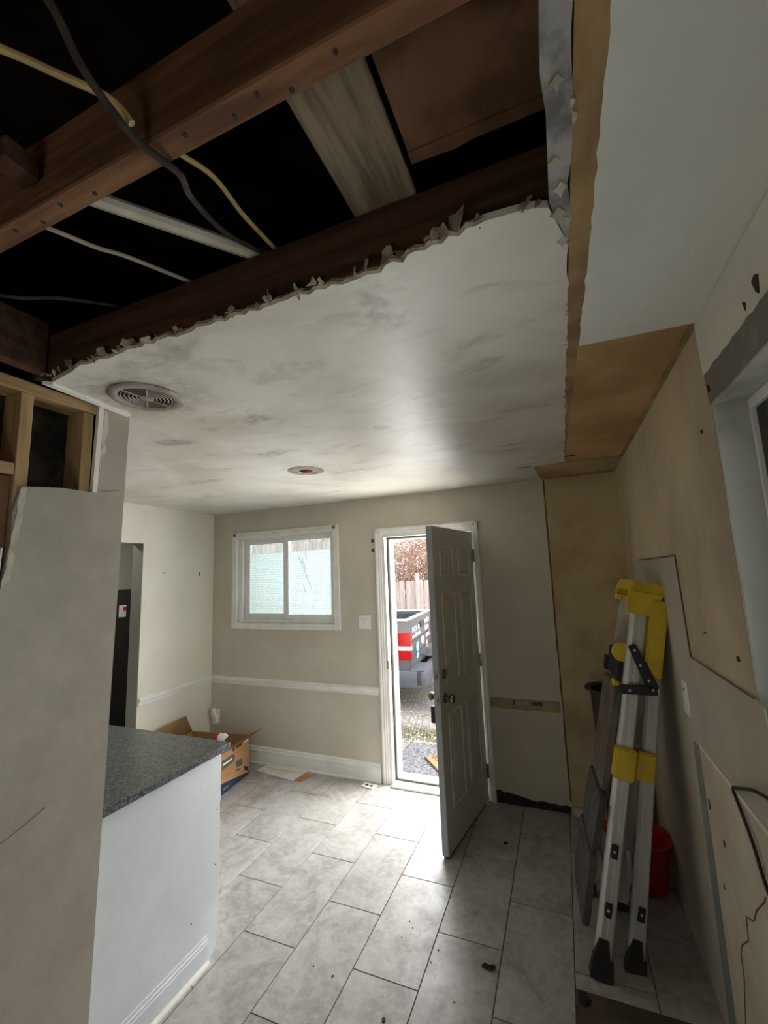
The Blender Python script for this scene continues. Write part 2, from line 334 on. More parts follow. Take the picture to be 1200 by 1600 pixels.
def wall_grid(bm, us, vs, holes, mk):
    for i in range(len(us)-1):
        for j in range(len(vs)-1):
            cu, cv = (us[i]+us[i+1])/2, (vs[j]+vs[j+1])/2
            if any(a < cu < b and c < cv < d for a, b, c, d in holes): continue
            mk(us[i], us[i+1], vs[j], vs[j+1])

# ------------------------------------------------------------------ floor and tiles
YR = -5.6                                                # rear wall of the room
PX0, PX1, PY0, PY1 = 3.317, W, -2.3, -1.37               # patch with the tiles gone
bm = B(); box(bm, (-.02, YR, -.1), (W+.02, .14, -.0028)); floor = struct('floor', bm, 'grout')
bm = B(); box(bm, (PX0, PY0, -.0028), (W, PY1, -.0018)); obj('bare_subfloor', bm, 'subfloor', floor)
tw, tl, X0, Y0 = .305, .6305, 2.0973, -.6585
TC = {}
def add_tile(x0, x1, y0, y1):
    g = .0022; x0 += g; x1 -= g; y0 += g; y1 -= g
    if x1-x0 < .02 or y1-y0 < .02: return
    key = (round(x1-x0, 3), round(y1-y0, 3)); c = ((x0+x1)/2, (y0+y1)/2, -.012)
    if key in TC: share(TC[key], 'floor_tile', floor, c)
    else:
        t = B(); box(t, (x0, y0, -.012), (x1, y1, 0), .0009, seg=1); TC[key] = obj('floor_tile', t, 'tile', floor)
for k in range(-7, 6):
    a, b = max(X0+k*tw, 0), min(X0+(k+1)*tw, W)
    j0 = Y0 if k % 2 == 0 else Y0-tl/2
    for i in range(-2, 9):
        y1 = min(j0-(i-1)*tl, 0); y0 = max(j0-i*tl, YR)
        if y1-y0 < .01: continue
        if a >= PX0-.01 and y0 < PY1 and y1 > PY0:
            if y1 > PY1: add_tile(a, b, PY1, y1)
            if y0 < PY0: add_tile(a, b, y0, PY0)
            continue
        add_tile(a, b, y0, y1)

# ------------------------------------------------------------------ walls
DX0, DX1, DZ = 1.955, 2.775, 2.075                       # door opening
WX0, WX1, WZ0, WZ1 = .315, 1.462, 1.285, 2.15            # window opening
bm = B()
wall_grid(bm, [-2.4, WX0, WX1, DX0, DX1, W+.3], [-.5, -.02, WZ0, DZ, WZ1, 3.3],
          [(WX0, WX1, WZ0, WZ1), (DX0, DX1, -.02, DZ)], lambda a, b, c, d: box(bm, (a, 0, c), (b, .14, d)))
wall_back = struct('wall_back', bm, 'wall')
bm = B(); box(bm, (3.335, -.003, 0), (W, .0, H)); obj('bare_plaster_strip', bm, 'tan', wall_back)
bm = B(); prism(bm, jag((3.326, .08), (3.342, H-.01), 24, .004, 3)+[(3.352, H-.01), (3.338, .08)], .004, PXZ(0)); obj('edge_stain', bm, 'brownline', wall_back)
bm = B(); box(bm, (2.815, -.003, .676), (3.32, 0, .752)); obj('rail_scar', bm, 'scar', wall_back)
bm = B(); prism(bm, jag((2.82, .678), (3.318, .674), 14, .004, 5)+jag((3.318, .706), (2.82, .704), 14, .004, 6), .006, PXZ(0)); obj('glue_streak', bm, 'glue', wall_back)
bm = B(); prism(bm, [(2.98, .71), (3.0, .708), (3.005, .74), (2.985, .745)], .005, PXZ(0)); prism(bm, [(3.12, .712), (3.2, .715), (3.19, .742), (3.13, .738)], .005, PXZ(0)); obj('glue_blot', bm, 'brownline', wall_back)
bm = B(); prism(bm, jag((2.815, .0), (3.33, .0), 1, 0)+jag((3.33, .045), (3.06, .048), 8, .006, 8)+jag((3.0, .062), (2.815, .085), 6, .006, 9), .008, PXZ(0)); obj('mastic_smear', bm, 'mastic', wall_back)
for (x, z) in [(3.40+.022*i, 1.752+random.uniform(-.003, .003)) for i in range(15)]:
    bm = B(); lathe(bm, [(.003, 0), (.003, .004)], 6, PXZ(0) @ Matrix.Translation((x, z, 0))); obj('nail_hole', bm, 'brownline', wall_back)
for (x, z, r) in ((.297, 2.232, .006), (.30, 2.205, .008)):
    bm = B(); lathe(bm, [(r, 0), (r*.5, .004)], 6, PXZ(0) @ Matrix.Translation((x, z, 0))); obj('nail_hole', bm, 'mark', wall_back)
# left wall with the opening to the hall
OY0, OY1, OZ = -1.75, -.835, 2.08
bm = B()
wall_grid(bm, [YR, OY0, OY1, 0], [-.05, -.02, OZ, 2.7], [(OY0, OY1, -.02, OZ)], lambda a, b, c, d: box(bm, (-.13, a, c), (0, b, d)))
wall_left = struct('wall_left', bm, 'wall_left')
bm = B(); box(bm, (-.13, OY1-.002, 0), (-.001, OY1+.001, OZ)); box(bm, (-.13, OY0, OZ-.001), (-.001, OY1, OZ+.001)); obj('opening_return', bm, 'hallmid', wall_left)
for (y, z, w2, h2) in ((-.625, 1.818, .006, .006), (-.605, 1.812, .005, .006), (-.19, 1.80, .006, .018)):
    bm = B(); box(bm, (-.001, y-w2, z-h2), (.003, y+w2, z+h2), .002); obj('nail_hole', bm, 'mark', wall_left)
# hall beyond
bm = B(); box(bm, (-1.35, -3.2, 0), (-1.2, 1.6, 2.7)); box(bm, (-1.2, .5, 0), (-.13, .65, 2.7)); box(bm, (-1.2, -3.3, 0), (-.13, -3.15, 2.7)); wall_hall = struct('wall_hall', bm, 'hallup')
bm = B(); box(bm, (-1.2, -3.15, 0), (-1.19, .5, 1.665)); box(bm, (-1.19, .49, 0), (-.131, .5, 1.665)); obj('dark_wainscot', bm, 'halldark', wall_hall)
bm = B(); box(bm, (-1.35, -3.3, -.1), (-.03, .65, -.005)); struct('floor_hall', bm, 'grout')
bm = B(); box(bm, (-1.35, -3.3, 2.5), (-.13, .65, 2.6)); struct('ceiling_hall', bm, 'hallup')
# right wall with the side window
RY0, RY1, RZ0, RZ1 = -3.15, -2.13, 1.27, 2.175
bm = B()
wall_grid(bm, [YR, RY0, RY1, .14], [-.5, RZ0, RZ1, 3.3], [(RY0, RY1, RZ0, RZ1)], lambda a, b, c, d: box(bm, (W, a, c), (W+.16, b, d)))
wall_right = struct('wall_right', bm, 'tan_grey')
def rpatch(name, pts, m, th, seed=0):
    bm = B(); prism(bm, pts, th, axes((W, 0, 0), (0, 1, 0), (0, 0, 1), (-1, 0, 0))); return obj(name, bm, m, wall_right)
# (y, z) outlines of the paint layers left on the wall
rpatch('white_paint_layer', [(-.42, 0), (-.42, 1.757), (-.655, 1.757), (-1.497, 1.764), (-1.535, 1.384), (RY1, 1.392), (RY1-.05, 1.38), (RY1-.05, 1.05), (-1.49, 1.05), (-1.49, 0)], 'midwall', .004)
rpatch('upper_paint_layer', [(-2.1, H-.002), (-2.112, 2.262)]+jag((-2.12, 2.262), (-3.6, 2.258), 40, .004, 52)+[(YR, 2.258), (YR, H-.002)], 'upperwall', .004)
rpatch('lower_plaster_layer', [(-1.49, 0), (-1.495, 1.043), (-2.07, 1.047), (-3.4, 1.05), (-3.4, 0)], 'lowerwall', .003)
rpatch('grey_stripe', [(-1.395, .0), (-1.41, 1.035), (-1.485, 1.045), (-1.488, .0)], 'stripe', .006)
rpatch('plaster_ridge', [(-1.50, 1.045), (-1.50, 1.058), (-2.1, 1.062), (-3.4, 1.062), (-3.4, 1.046)], 'upperwall', .006)
rpatch('corner_paint_band', [(-.001, 0), (-.001, 2.40), (-.05, 2.40), (-.35, 2.38), (-.33, 1.75), (-.42, 1.75), (-.42, 0)], 'tan', .002)
rpatch('edge_line', [(-1.503, 1.76), (-1.541, 1.383), (RY1, 1.391), (RY1, 1.386), (-1.534, 1.377), (-1.496, 1.76)], 'brownline', .0046)
rpatch('edge_line', [(-.655, 1.754), (-1.50, 1.760), (-1.50, 1.766), (-.655, 1.760)], 'brownline', .0046)
rpatch('header_scar', [(-2.112, 2.262), (-2.122, 2.172), (RY0, 2.172)]+jag((RY0, 2.256), (-2.112, 2.262), 40, .004, 51)[:-1], 'mortar', .002)
for pts in ([(-2.475, 2.312), (-2.485, 2.283), (-2.497, 2.272), (-2.505, 2.31), (-2.49, 2.318)], [(-2.42, 2.30), (-2.427, 2.275), (-2.433, 2.29)], [(-2.135, 2.215), (-2.14, 2.20), (-2.146, 2.207), (-2.14, 2.222)]):
    rpatch('chipped_hole', pts, 'mark', .006)
for (y, z, w2, h2) in ((-1.77, 1.50, .012, .003), (-2.05, 1.47, .006, .008), (-2.03, 2.12, .004, .006), (-1.53, .86, .01, .02), (-1.66, .80, .008, .012), (-1.58, .62, .006, .009)):
    rpatch('wall_chip', [(y-w2, z-h2*.4), (y+w2*.2, z-h2), (y+w2, z+h2*.3), (y, z+h2)], 'brownline', .006)
# rear wall, out of the picture
bm = B()
wall_grid(bm, [-.13, 1.9, 3.3, W+.16], [-.1, .95, 2.2, 2.7], [], lambda a, b, c, d: box(bm, (a, YR-.14, c), (b, YR, d)))
struct('wall_rear', bm, 'wall')
# attic shell above the opened ceiling, keeps the void dark
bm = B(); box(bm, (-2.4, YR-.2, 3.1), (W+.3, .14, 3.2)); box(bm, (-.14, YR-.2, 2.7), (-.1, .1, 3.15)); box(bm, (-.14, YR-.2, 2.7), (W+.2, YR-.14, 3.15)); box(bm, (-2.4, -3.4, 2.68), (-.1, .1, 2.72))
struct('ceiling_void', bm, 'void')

# ------------------------------------------------------------------ ceiling
HX0, HX1, HY = 1.845, 3.462, -2.71
edge = [(1.865, -2.681), (1.93, -2.69), (2.0, -2.70)] + jag((2.05, -2.712), (3.06, -2.703), 46, .0075, 21)+jag((3.075, -2.70), (3.34, -2.742), 14, .009, 22)+[(3.40, -2.738), (3.43, -2.733), (3.458, -2.722)]
rs = jag((3.496, -2.60), (3.498, -.56), 60, .0035, 23)
main = [(0, 0), (0, YR), (1.70, YR), (1.70, -2.40), (1.815, -2.37)]+edge+rs+[(3.505, -.515), (3.30, -.47), (3.315, -.2), (3.335, 0)]
bm = B(); prism(bm, main, .016, PXY(H)); ceiling = struct('ceiling', bm, 'ceiling')
bm = B(); prism(bm, [(3.46, -2.73)]+jag((3.46, -2.9), (3.45, -4.6), 30, .006, 31)+jag((3.495, -4.6), (3.496, -2.60), 50, .005, 32), .016, PXY(H+.002)); obj('taped_hole_edge', bm, 'galv', ceiling)
bm = B(); prism(bm, [(3.497, YR), (3.497, -.56), (3.505, -.56), (3.60, -2.118), (3.60, YR)], .010, PXY(H+.003)); obj('brown_seam_strip', bm, 'brownstrip', ceiling)
bm = B(); prism(bm, jag((3.535, -2.118), (W, -2.108), 10, .001, 34)+[(W, YR), (3.543, YR)]+jag((3.543, -3.3), (3.533, -2.13), 40, .0025, 35), .0025, PXY(H+.0012)); obj('pale_paint_field', bm, 'greypatch', ceiling)
bm = B(); prism(bm, [(3.497, -.5), (3.512, -1.2), (3.53, -2.119), (W, -2.112), (W, -.5)], .01, PXY(H+.0022)); obj('brown_panel', bm, 'brownceil', ceiling)
bm = B(); prism(bm, [(3.30, -.47), (3.50, -.515), (W, -.49), (W, 0), (3.335, 0), (3.315, -.2)], .012, PXY(H-.002)); obj('soffit_strip', bm, 'strip_back', ceiling)
bm = B(); box(bm, (3.36, -.045, H-.012), (W-.03, -.035, H-.002)); obj('soffit_bead', bm, 'brownstrip', ceiling)
bm = B(); box(bm, (W-.018, -2.1, H-.008), (W, -.5, H+.004)); obj('corner_bead', bm, 'brownstrip', ceiling)
for (x, y, a) in ((3.24, -.50, .05), (3.53, -.66, .03)):
    bm = B(); box(bm, (x-a, y-.004, H-.0025), (x+a, y+.004, H+.003)); obj('seam_line', bm, 'mark', ceiling)  # short dark lines beside the ceiling seams
bm = B(); box(bm, (0, YR, H), (W, -4.6, H+.016)); obj('rear_panel', bm, 'greypatch', ceiling)
# torn gypsum and paper along the hole
rnd = random.Random(5)
def flake(name, x, y, s, up, m, tilt):
    pts = []; n = rnd.randint(7, 10)
    for k in range(n):
        a = 2*math.pi*k/n+rnd.uniform(-.25, .25); q = rnd.choice((.35, .5, .7, .9, 1.15)); pts.append((s*math.cos(a)*q, s*up*math.sin(a)*q))
    Mx = Matrix.Translation((x, y, H+.002+s*up*.4)) @ Matrix.Rotation(rnd.uniform(-.9, .9), 4, 'Z') @ Matrix.Rotation(math.pi/2+tilt, 4, 'X') @ Matrix.Rotation(rnd.uniform(-.7, .7), 4, 'Z')
    bm = B(); prism(bm, pts, .0012, Mx); return obj(name, bm, m, ceiling)
lip = [(x, y-.003) for x, y in edge[3:-3]]
pts = []
for k in range(len(lip)*3-2):
    a, b = lip[k//3], lip[min(k//3+1, len(lip)-1)]; f = (k % 3)/3; pts.append((a[0]+(b[0]-a[0])*f, a[1]+(b[1]-a[1])*f))
t = bmesh.new(); rows = []
for k, (x, y) in enumerate(pts):
    h = .004+.020*max(0, noise.noise((x*22, 3.1, 0)))**1.0+.010*rnd.random()**3; bulge = .004+.008*abs(noise.noise((x*40, 9.7, 0)))
    rows.append([t.verts.new((x, y+.006, H+.001)), t.verts.new((x, y-bulge, H+.003)), t.verts.new((x+.003*rnd.uniform(-1, 1), y-bulge*.6, H+.003+h*.6)), t.verts.new((x+.004*rnd.uniform(-1, 1), y+.004, H+.003+h))])
for a, b in zip(rows, rows[1:]):
    for q in range(3): t.faces.new((a[q], b[q], b[q+1], a[q+1]))
bm = B(); merge(bm, t); obj('torn_lip', bm, 'paper', ceiling)
for i in range(44):
    x = 1.89+rnd.random()**1.25*1.56; y = -2.712-rnd.uniform(0, .012)-(.02 if x > 3.2 else 0)
    flake('torn_paper', x, y, rnd.uniform(.005, .017), rnd.uniform(.6, 1.6), 'paper' if rnd.random() < .7 else 'plaster', rnd.uniform(-.5, .6))
for (x, s) in ((3.285, .034), (3.235, .024), (3.12, .02), (3.07, .018), (2.93, .016), (3.42, .014), (2.80, .016), (2.30, .022), (2.18, .02), (2.02, .022)):
    flake('torn_paper', x, -2.722-(.02 if x > 3.2 else 0), s, 1.1, 'paper', rnd.uniform(-.2, .3))
for i in range(16):
    y = rnd.uniform(-2.95, -1.2); x = 3.496+rnd.uniform(-.006, .004)
    bm = B(); s = rnd.uniform(.004, .012); prism(bm, [(x-.003, y-s), (x+.005, y-s*.4), (x+.003, y+s*.5), (x-.002, y+s)], .003, PXY(H-.0015)); obj('plaster_crumb', bm, 'plaster' if y < -2 else 'brownstrip', ceiling)
for (x, y, s) in ((3.475, -2.70, .016), (3.48, -2.76, .014), (3.484, -2.62, .013), (3.47, -2.82, .01), (3.475, -2.95, .01)):
    bm = B(); prism(bm, [(x+s*q_*math.cos(k_*.785), y+1.4*s*q_*math.sin(k_*.785)) for k_, q_ in enumerate((.9, .5, 1.1, .6, 1, .45, .8, .6))], .003, PXY(H-.002)); obj('plaster_crumb', bm, 'plaster', ceiling)

# ------------------------------------------------------------------ lumber, pipe and cables in the opening
def lumber(name, lo, hi, m, label, bev=.003, grp=None, nails=()):
    bm = B(); box(bm, lo, hi, bev, seg=1); o = obj(name, bm, m)
    tag(o, label, 'joist' if 'joist' in name else 'lumber', grp)
    for (x, y) in nails:
        b2 = B(); lathe(b2, [(.004, lo[2]-.0015), (.004, lo[2]+.002)], 7, Matrix.Translation((x, y, 0))); obj('nail_hole', b2, 'mark', o)
    return o
lumber('ceiling_joist', (1.7, -2.704, 2.441), (W, -2.664, 2.585), 'oldwood', 'dark brown joist along the torn edge of the white ceiling')
lumber('ceiling_joist', (1.7, -3.117, 2.438), (W, -3.076, 2.585), 'joistwood', 'reddish brown joist crossing the open hole overhead', nails=[(2.55, -3.09), (2.62, -3.1), (2.7, -3.09), (2.93, -3.1), (3.02, -3.09), (3.07, -3.1), (3.12, -3.085), (3.2, -3.1), (2.48, -3.1)])
lumber('ceiling_joist', (1.7, -3.53, 2.438), (W, -3.49, 2.585), 'joistwood', 'reddish brown joist nearest the camera at the top of the hole')
lumber('rim_board', (1.845, -4.6, 2.441), (1.885, -2.71, 2.62), 'oldwood', 'dark brown rim board above the stud wall at left')
lumber('blocking_stub', (2.55, -3.18, 2.475), (2.595, -3.125, 2.52), 'oldwood', 'short wood stub beside the crossing joist at the left edge')
tag(lumber('grey_plank', (3.035, -3.5, 2.588), (3.19, -2.5, 2.606), 'greywood', 'weathered grey plank lying across the joists'), 'weathered grey plank lying across the joists', 'plank')
bm = B(); prism(bm, [(3.205, -3.5), (3.205, -2.77), (3.30, -2.765), (3.40, -2.785), (W, -2.80), (W, -3.5)], .018, PXY(2.588)); box(bm, (3.205, -2.80, 2.583), (W, -2.775, 2.588))
tag(obj('plywood_sheet', bm, 'ply'), 'water stained brown plywood sheet above the hole', 'plywood')
def cable(name, pts, r, m, label, cat='cable'):
    bm = B(); tube(bm, smooth_path(pts, 6), r, 8); return tag(obj(name, bm, m, sm=True), label, cat)
cable('plastic_pipe', [(2.34, -3.2, 2.612), (2.509, -2.97, 2.612), (2.726, -2.68, 2.612), (2.95, -2.38, 2.612)], .0175, 'pvc', 'white plastic pipe running over the joists', 'pipe')
cable('white_cable', [(2.25, -3.14, 2.60), (2.342, -2.967, 2.60), (2.384, -2.886, 2.598), (2.416, -2.822, 2.606), (2.495, -2.685, 2.60), (2.6, -2.5, 2.6)], .0055, 'cable_w', 'thin white cable below the white pipe in the hole')
cable('yellow_cable', [(2.74, -3.14, 2.595), (2.772, -2.991, 2.60), (2.796, -2.908, 2.605), (2.791, -2.807, 2.6), (2.794, -2.68, 2.6)], .0055, 'cable_y', 'yellow cable curving between the two joists beside the plank')
cable('yellow_cable', [(2.62, -3.40, 2.50), (2.746, -3.259, 2.50), (2.784, -3.214, 2.497), (2.838, -3.165, 2.48), (2.86, -3.14, 2.45)], .006, 'cable_y', 'yellow cable at the top left running to the dusty dark cable')
cable('dark_cable', [(2.87, -3.36, 2.52), (2.863, -3.264, 2.50), (2.858, -3.215, 2.46), (2.862, -3.145, 2.428), (2.872, -3.098, 2.424), (2.865, -3.05, 2.44), (2.798, -2.964, 2.50), (2.738, -2.812, 2.57), (2.75, -2.685, 2.605)], .006, 'cable_d', 'dusty dark cable sagging under the crossing joist')
cable('dark_cable', [(1.95, -2.98, 2.56), (2.08, -2.9, 2.54), (2.15, -2.83, 2.56), (2.2, -2.68, 2.61)], .005, 'cable_d', 'faint dark cable deep in the hole above the stud wall')

# ------------------------------------------------------------------ partition wall with opened framing
XP = 1.82
def yz_prism(bm, pts, x0, th): return prism(bm, pts, th, axes((x0, 0, 0), (0, 1, 0), (0, 0, 1), (1, 0, 0)))
bm = B()
yz_prism(bm, [(-2.372, 2.425), (-2.418, 0), (-4.6, 0), (-4.6, 1.70), (-2.765, 1.70), (-2.752, 1.735), (-2.742, 1.84), (-2.735, 1.9), (-2.739, 1.97), (-2.728, 2.03), (-2.722, 2.062), (-2.60, 2.078), (-2.497, 2.078), (-2.49, 2.1), (-2.485, 2.425)], XP-.013, .013)
partition = struct('wall_partition', bm, 'post')
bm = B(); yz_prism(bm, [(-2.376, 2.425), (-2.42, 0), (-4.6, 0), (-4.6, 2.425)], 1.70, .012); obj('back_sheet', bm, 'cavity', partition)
bm = B(); yz_prism(bm, [(-2.372, 2.425), (-2.418, 0), (-2.405, 0), (-2.359, 2.425)], 1.70, .12); obj('end_sheet', bm, 'post', partition)
bm = B(); box(bm, (1.712, -4.6, 2.385), (XP-.004, -2.488, 2.424), .003, seg=1); obj('top_plate', bm, 'plate', partition)
def stud(y0, y1, z0, z1, m='stud'):
    bm = B(); box(bm, (1.712, y0, z0), (XP-.013, y1, z1), .002, seg=1); return obj('stud', bm, m, partition)
for y in (-2.533, -2.735, -3.12, -3.52, -3.92): stud(y, y+.038, .02, 2.385)
stud(-2.418-.02, -2.418+.01, .02, 2.0)
bm = B(); box(bm, (1.73, -3.08, 2.10), (XP-.013, -2.737, 2.138), .002, seg=1); obj('blocking', bm, 'plate', partition)
bm = B(); box(bm, (1.74, -3.08, 1.72), (XP-.03, -2.737, 2.095)); obj('brown_backing', bm, 'ply', partition)
bm = B(); yz_prism(bm, [(-2.487, 2.42), (-2.495, 2.08), (-2.478, 2.08), (-2.468, 2.42)], XP-.012, .017); obj('corner_bead', bm, 'white_dirty', partition)
bm = B(); yz_prism(bm, [(-2.466, 2.41), (-2.475, 2.2)]+[(-2.472, 2.16), (-2.468, 2.2), (-2.452, 2.25), (-2.456, 2.30), (-2.447, 2.33), (-2.452, 2.40)], XP-.001, .006); obj('torn_compound', bm, 'plaster', partition)
bm = B(); yz_prism(bm, [(-2.384, 2.106), (-2.388, 2.102), (-2.495, 2.076), (-2.495, 2.08)], XP-.001, .0022); obj('sheet_joint', bm, 'scar', partition)
bm = B(); yz_prism(bm, jag((-2.722, 2.06), (-2.752, 1.735), 16, .004, 41)+jag((-2.735, 1.735), (-2.705, 2.06), 16, .003, 42), XP-.001, .005); obj('broken_edge', bm, 'flange', partition)
bm = B(); yz_prism(bm, [(-2.757, 1.86), (-2.762, 1.70), (-2.768, 1.70), (-2.762, 1.86)], XP-.01, .014); obj('metal_corner', bm, 'chrome', partition)
bm = B(); tube(bm, [(XP-.05, -2.62, 2.08), (XP-.04, -2.59, 2.13), (XP-.04, -2.55, 2.19)], .0009, 5); obj('stray_wire', bm, 'cable_d', partition)
bm = B(); tube(bm, [(XP+.0005, -2.70, .99), (XP+.0005, -2.64, 1.01), (XP+.0005, -2.58, 1.035)], .0016, 4); obj('scratch', bm, 'scar', partition)
bm = B(); prism(bm, [(1.818, -2.372), (1.84, -2.372), (1.872, -2.68), (1.85, -2.70)], .012, PXY(H-.01)); obj('ceiling_bead', bm, 'white_dirty', partition)

# ------------------------------------------------------------------ peninsula and counter
pen = thing('peninsula', (1.3, -2.07, 0), 'white panelled peninsula base under the granite counter', 'cabinet')
bm = B(); box(bm, (.35, -2.40, 0), (1.735, -1.745, .882)); obj('body', bm, 'panel_white', pen)
bm = B(); yz_prism(bm, [(-1.74, .882), (-1.733, .882), (-1.728, .80), (-1.733, .78), (-1.73, .66), (-1.736, .64), (-1.732, .5), (-1.735, .2), (-1.742, .12), (-1.75, .02), (-1.79, .0), (-2.40, .0), (-2.40, .882)], 1.735, .016); obj('side_panel', bm, 'panel_white', pen)
for (y, z) in ((-1.755, .62), (-1.76, .38), (-1.9, .22)):
    bm = B(); lathe(bm, [(.004, 0), (.002, .003)], 6, axes((1.75, y, z), (0, 1, 0), (0, 0, 1), (1, 0, 0))); obj('nail_hole', bm, 'mark', pen)
prof = [(0, 0), (.014, 0), (.014, .085), (.011, .088), (.011, .098), (.006, .102), (.006, .112), (0, .114)]
bm = B(); prism(bm, prof, .59, axes((1.751, -1.81, 0), (1, 0, 0), (0, 0, 1), (0, -1, 0))); obj('baseboard', bm, 'panel_white', pen)
bm = B(); prism(bm, [(0, 0), (.014, 0), (.013, .009), (.007, .015), (0, .017)], .59, axes((1.765, -1.81, 0), (1, 0, 0), (0, 0, 1), (0, -1, 0))); obj('shoe_moulding', bm, 'white', pen)
bm = B(); box(bm, (.30, -2.365, .884), (1.784, -1.70, .916), .004); tag(obj('countertop', bm, 'granite'), 'dark speckled granite countertop on the white peninsula', 'countertop')
bm = B(); box(bm, (.30, -2.40, .884), (1.694, -2.366, .915), .003)
tag(obj('backsplash_lip', bm, 'granite'), 'narrow dark granite strip between countertop and stud wall', 'countertop')

# ------------------------------------------------------------------ baseboard, chair rails
rail = [(0, 0), (.008, 0), (.012, .008), (.010, .016), (.018, .03), (.024, .042), (.024, .052), (.012, .058), (.010, .066), (0, .068)]
def run(name, prof, p, d, up, L, out, m, parent=None):
    bm = B(); prism(bm, prof, L, axes(p, out, up, d)); return obj(name, bm, m, parent, kind=None if parent else 'structure')
run('trim_1', rail, (.0, 0, .70), (1, 0, 0), (0, 0, 1), 1.873, (0, -1, 0), 'white')
run('trim_2', rail, (0, 0, .70), (0, -1, 0), (0, 0, 1), .83, (1, 0, 0), 'white')
bprof = [(0, 0), (.024, 0), (.024, .012), (.015, .02), (.015, .105), (.019, .112), (.017, .122), (.010, .130), (.011, .140), (.006, .150), (0, .154)]
run('baseboard_back', bprof, (0, 0, 0), (1, 0, 0), (0, 0, 1), 1.872, (0, -1, 0), 'white')
run('baseboard_left', bprof, (0, 0, 0), (0, -1, 0), (0, 0, 1), .83, (1, 0, 0), 'white')

# ------------------------------------------------------------------ back window
bm = B(); ox0, ox1, oz0, oz1 = .262, 1.515, 1.236, 2.209
def ring(bm, a, b, y0, y1, bev=.003):
    (x0, x1, z0, z1), (X0_, X1_, Z0_, Z1_) = a, b
    box(bm, (x0, y0, z0), (X0_, y1, z1), bev, seg=1); box(bm, (X1_, y0, z0), (x1, y1, z1), bev, seg=1)
    box(bm, (X0_, y0, z0), (X1_, y1, Z0_), bev, seg=1); box(bm, (X0_, y0, Z1_), (X1_, y1, z1), bev, seg=1)
ring(bm, (ox0, ox1, oz0, oz1), (.322, 1.456, 1.292, 2.145), -.016, 0); win = struct('window_1', bm, 'white')
bm = B(); box(bm, (ox0+.01, -.021, 2.165), (ox1-.01, -.016, 2.203), .002); obj('head_strip', bm, 'white_dirty', win)
for x in (.298, 1.472):
    bm = B(); box(bm, (x-.013, -.032, 2.17), (x+.013, -.021, 2.20), .003); obj('blind_bracket', bm, 'brownline', win)
bm = B(); ring(bm, (WX0, WX1, WZ0, WZ1), (.325, 1.452, 1.296, 2.140), 0, .06, 0); obj('jamb_liner', bm, 'white', win)
bm = B(); ring(bm, (.325, 1.452, 1.296, 2.140), (.37, 1.435, 1.325, 2.125), .015, .11, .003); obj('vinyl_frame', bm, 'vinylframe', win)
s1 = B(); ring(s1, (.372, .925, 1.327, 2.123), (.433, .873, 1.382, 2.078), .055, .085, .004); s1 = obj('sash', s1, 'vinylframe', win)
s2 = B(); ring(s2, (.872, 1.433, 1.327, 2.123), (.930, 1.407, 1.374, 2.088), .022, .052, .004); s2 = obj('sash', s2, 'vinylframe', win)
bm = B(); box(bm, (.433, .068, 1.382), (.873, .072, 2.078)); obj('pane', bm, 'glass', s1)
bm = B(); box(bm, (.930, .035, 1.374), (1.407, .039, 2.088)); obj('pane', bm, 'glass', s2)
bm = B(); box(bm, (.436, .0645, 1.384), (.870, .0665, 1.983)); obj('frosted_film', bm, 'film', s1)
bm = B(); box(bm, (.933, .0315, 1.376), (1.404, .0335, 1.985)); obj('frosted_film', bm, 'film', s2)
for pts in ([(1.04, 1.93), (1.10, 1.83), (1.15, 1.70), (1.19, 1.61)], [(1.08, 1.92), (1.11, 1.85), (1.13, 1.80)], [(1.10, 1.66), (1.12, 1.58)], [(1.12, 1.98), (1.14, 1.90)]):
    bm = B(); tube(bm, [(x, .0315, z) for x, z in pts], .0022, 5); obj('film_crease', bm, 'stripe', s2)
bm = B(); box(bm, (.60, .045, 1.355), (.67, .057, 1.368), .003); obj('sash_latch', bm, 'vinylframe', s1)
bm = B(); box(bm, (.868, .040, 1.90), (.880, .056, 1.94), .003); obj('sash_lock', bm, 'nickel', s1)

# ------------------------------------------------------------------ door frame, threshold, slab
cas = [(0, 0), (0, .012), (.008, .018), (.020, .018), (.028, .013), (.040, .013), (.048, .009), (.060, .008), (.064, .004), (.064, 0)]
frame = bpy.data.objects.new('door_2', None); frame.name = 'trim_3'; COL.objects.link(frame); frame['kind'] = 'structure'; frame.location = (2.35, 0, 0); WLOC[frame.name] = Vector((2.35, 0, 0))
cx0, cx1, cz = 1.882, 2.812, 2.138
def casing(p0, d, inn, L):
    bm = B(); prism(bm, cas, L, axes(p0, inn, (0, -1, 0), d)); return obj('casing', bm, 'white', frame)
casing((cx0, 0, 0), (0, 0, 1), (1, 0, 0), cz); casing((cx1, 0, 0), (0, 0, 1), (-1, 0, 0), cz); casing((cx0, 0, cz), (1, 0, 0), (0, 0, -1), cx1-cx0)
bm = B(); box(bm, (DX0-.012, -.004, 0), (1.972, .14, DZ)); obj('jamb', bm, 'white', frame)
bm = B(); box(bm, (2.757, -.004, 0), (DX1+.012, .14, DZ)); obj('jamb', bm, 'white', frame)
bm = B(); box(bm, (1.972, -.004, 2.055), (2.757, .14, DZ+.01)); obj('jamb', bm, 'white', frame)
for lo, hi in (((1.972, .05, 0), (1.986, .062, 2.055)), ((1.972, .05, 2.043), (2.757, .062, 2.055)), ((2.743, .05, 0), (2.757, .062, 2.055))):
    bm = B(); box(bm, lo, hi); obj('weatherstrip', bm, 'black', frame)
for lo, hi in (((1.972, .062, 0), (2.003, .15, 2.055)), ((1.972, .062, 2.030), (2.757, .15, 2.055)), ((2.728, .062, 0), (2.757, .15, 2.055))):
    bm = B(); box(bm, lo, hi, .003, seg=1); obj('outer_stop', bm, 'white', frame)
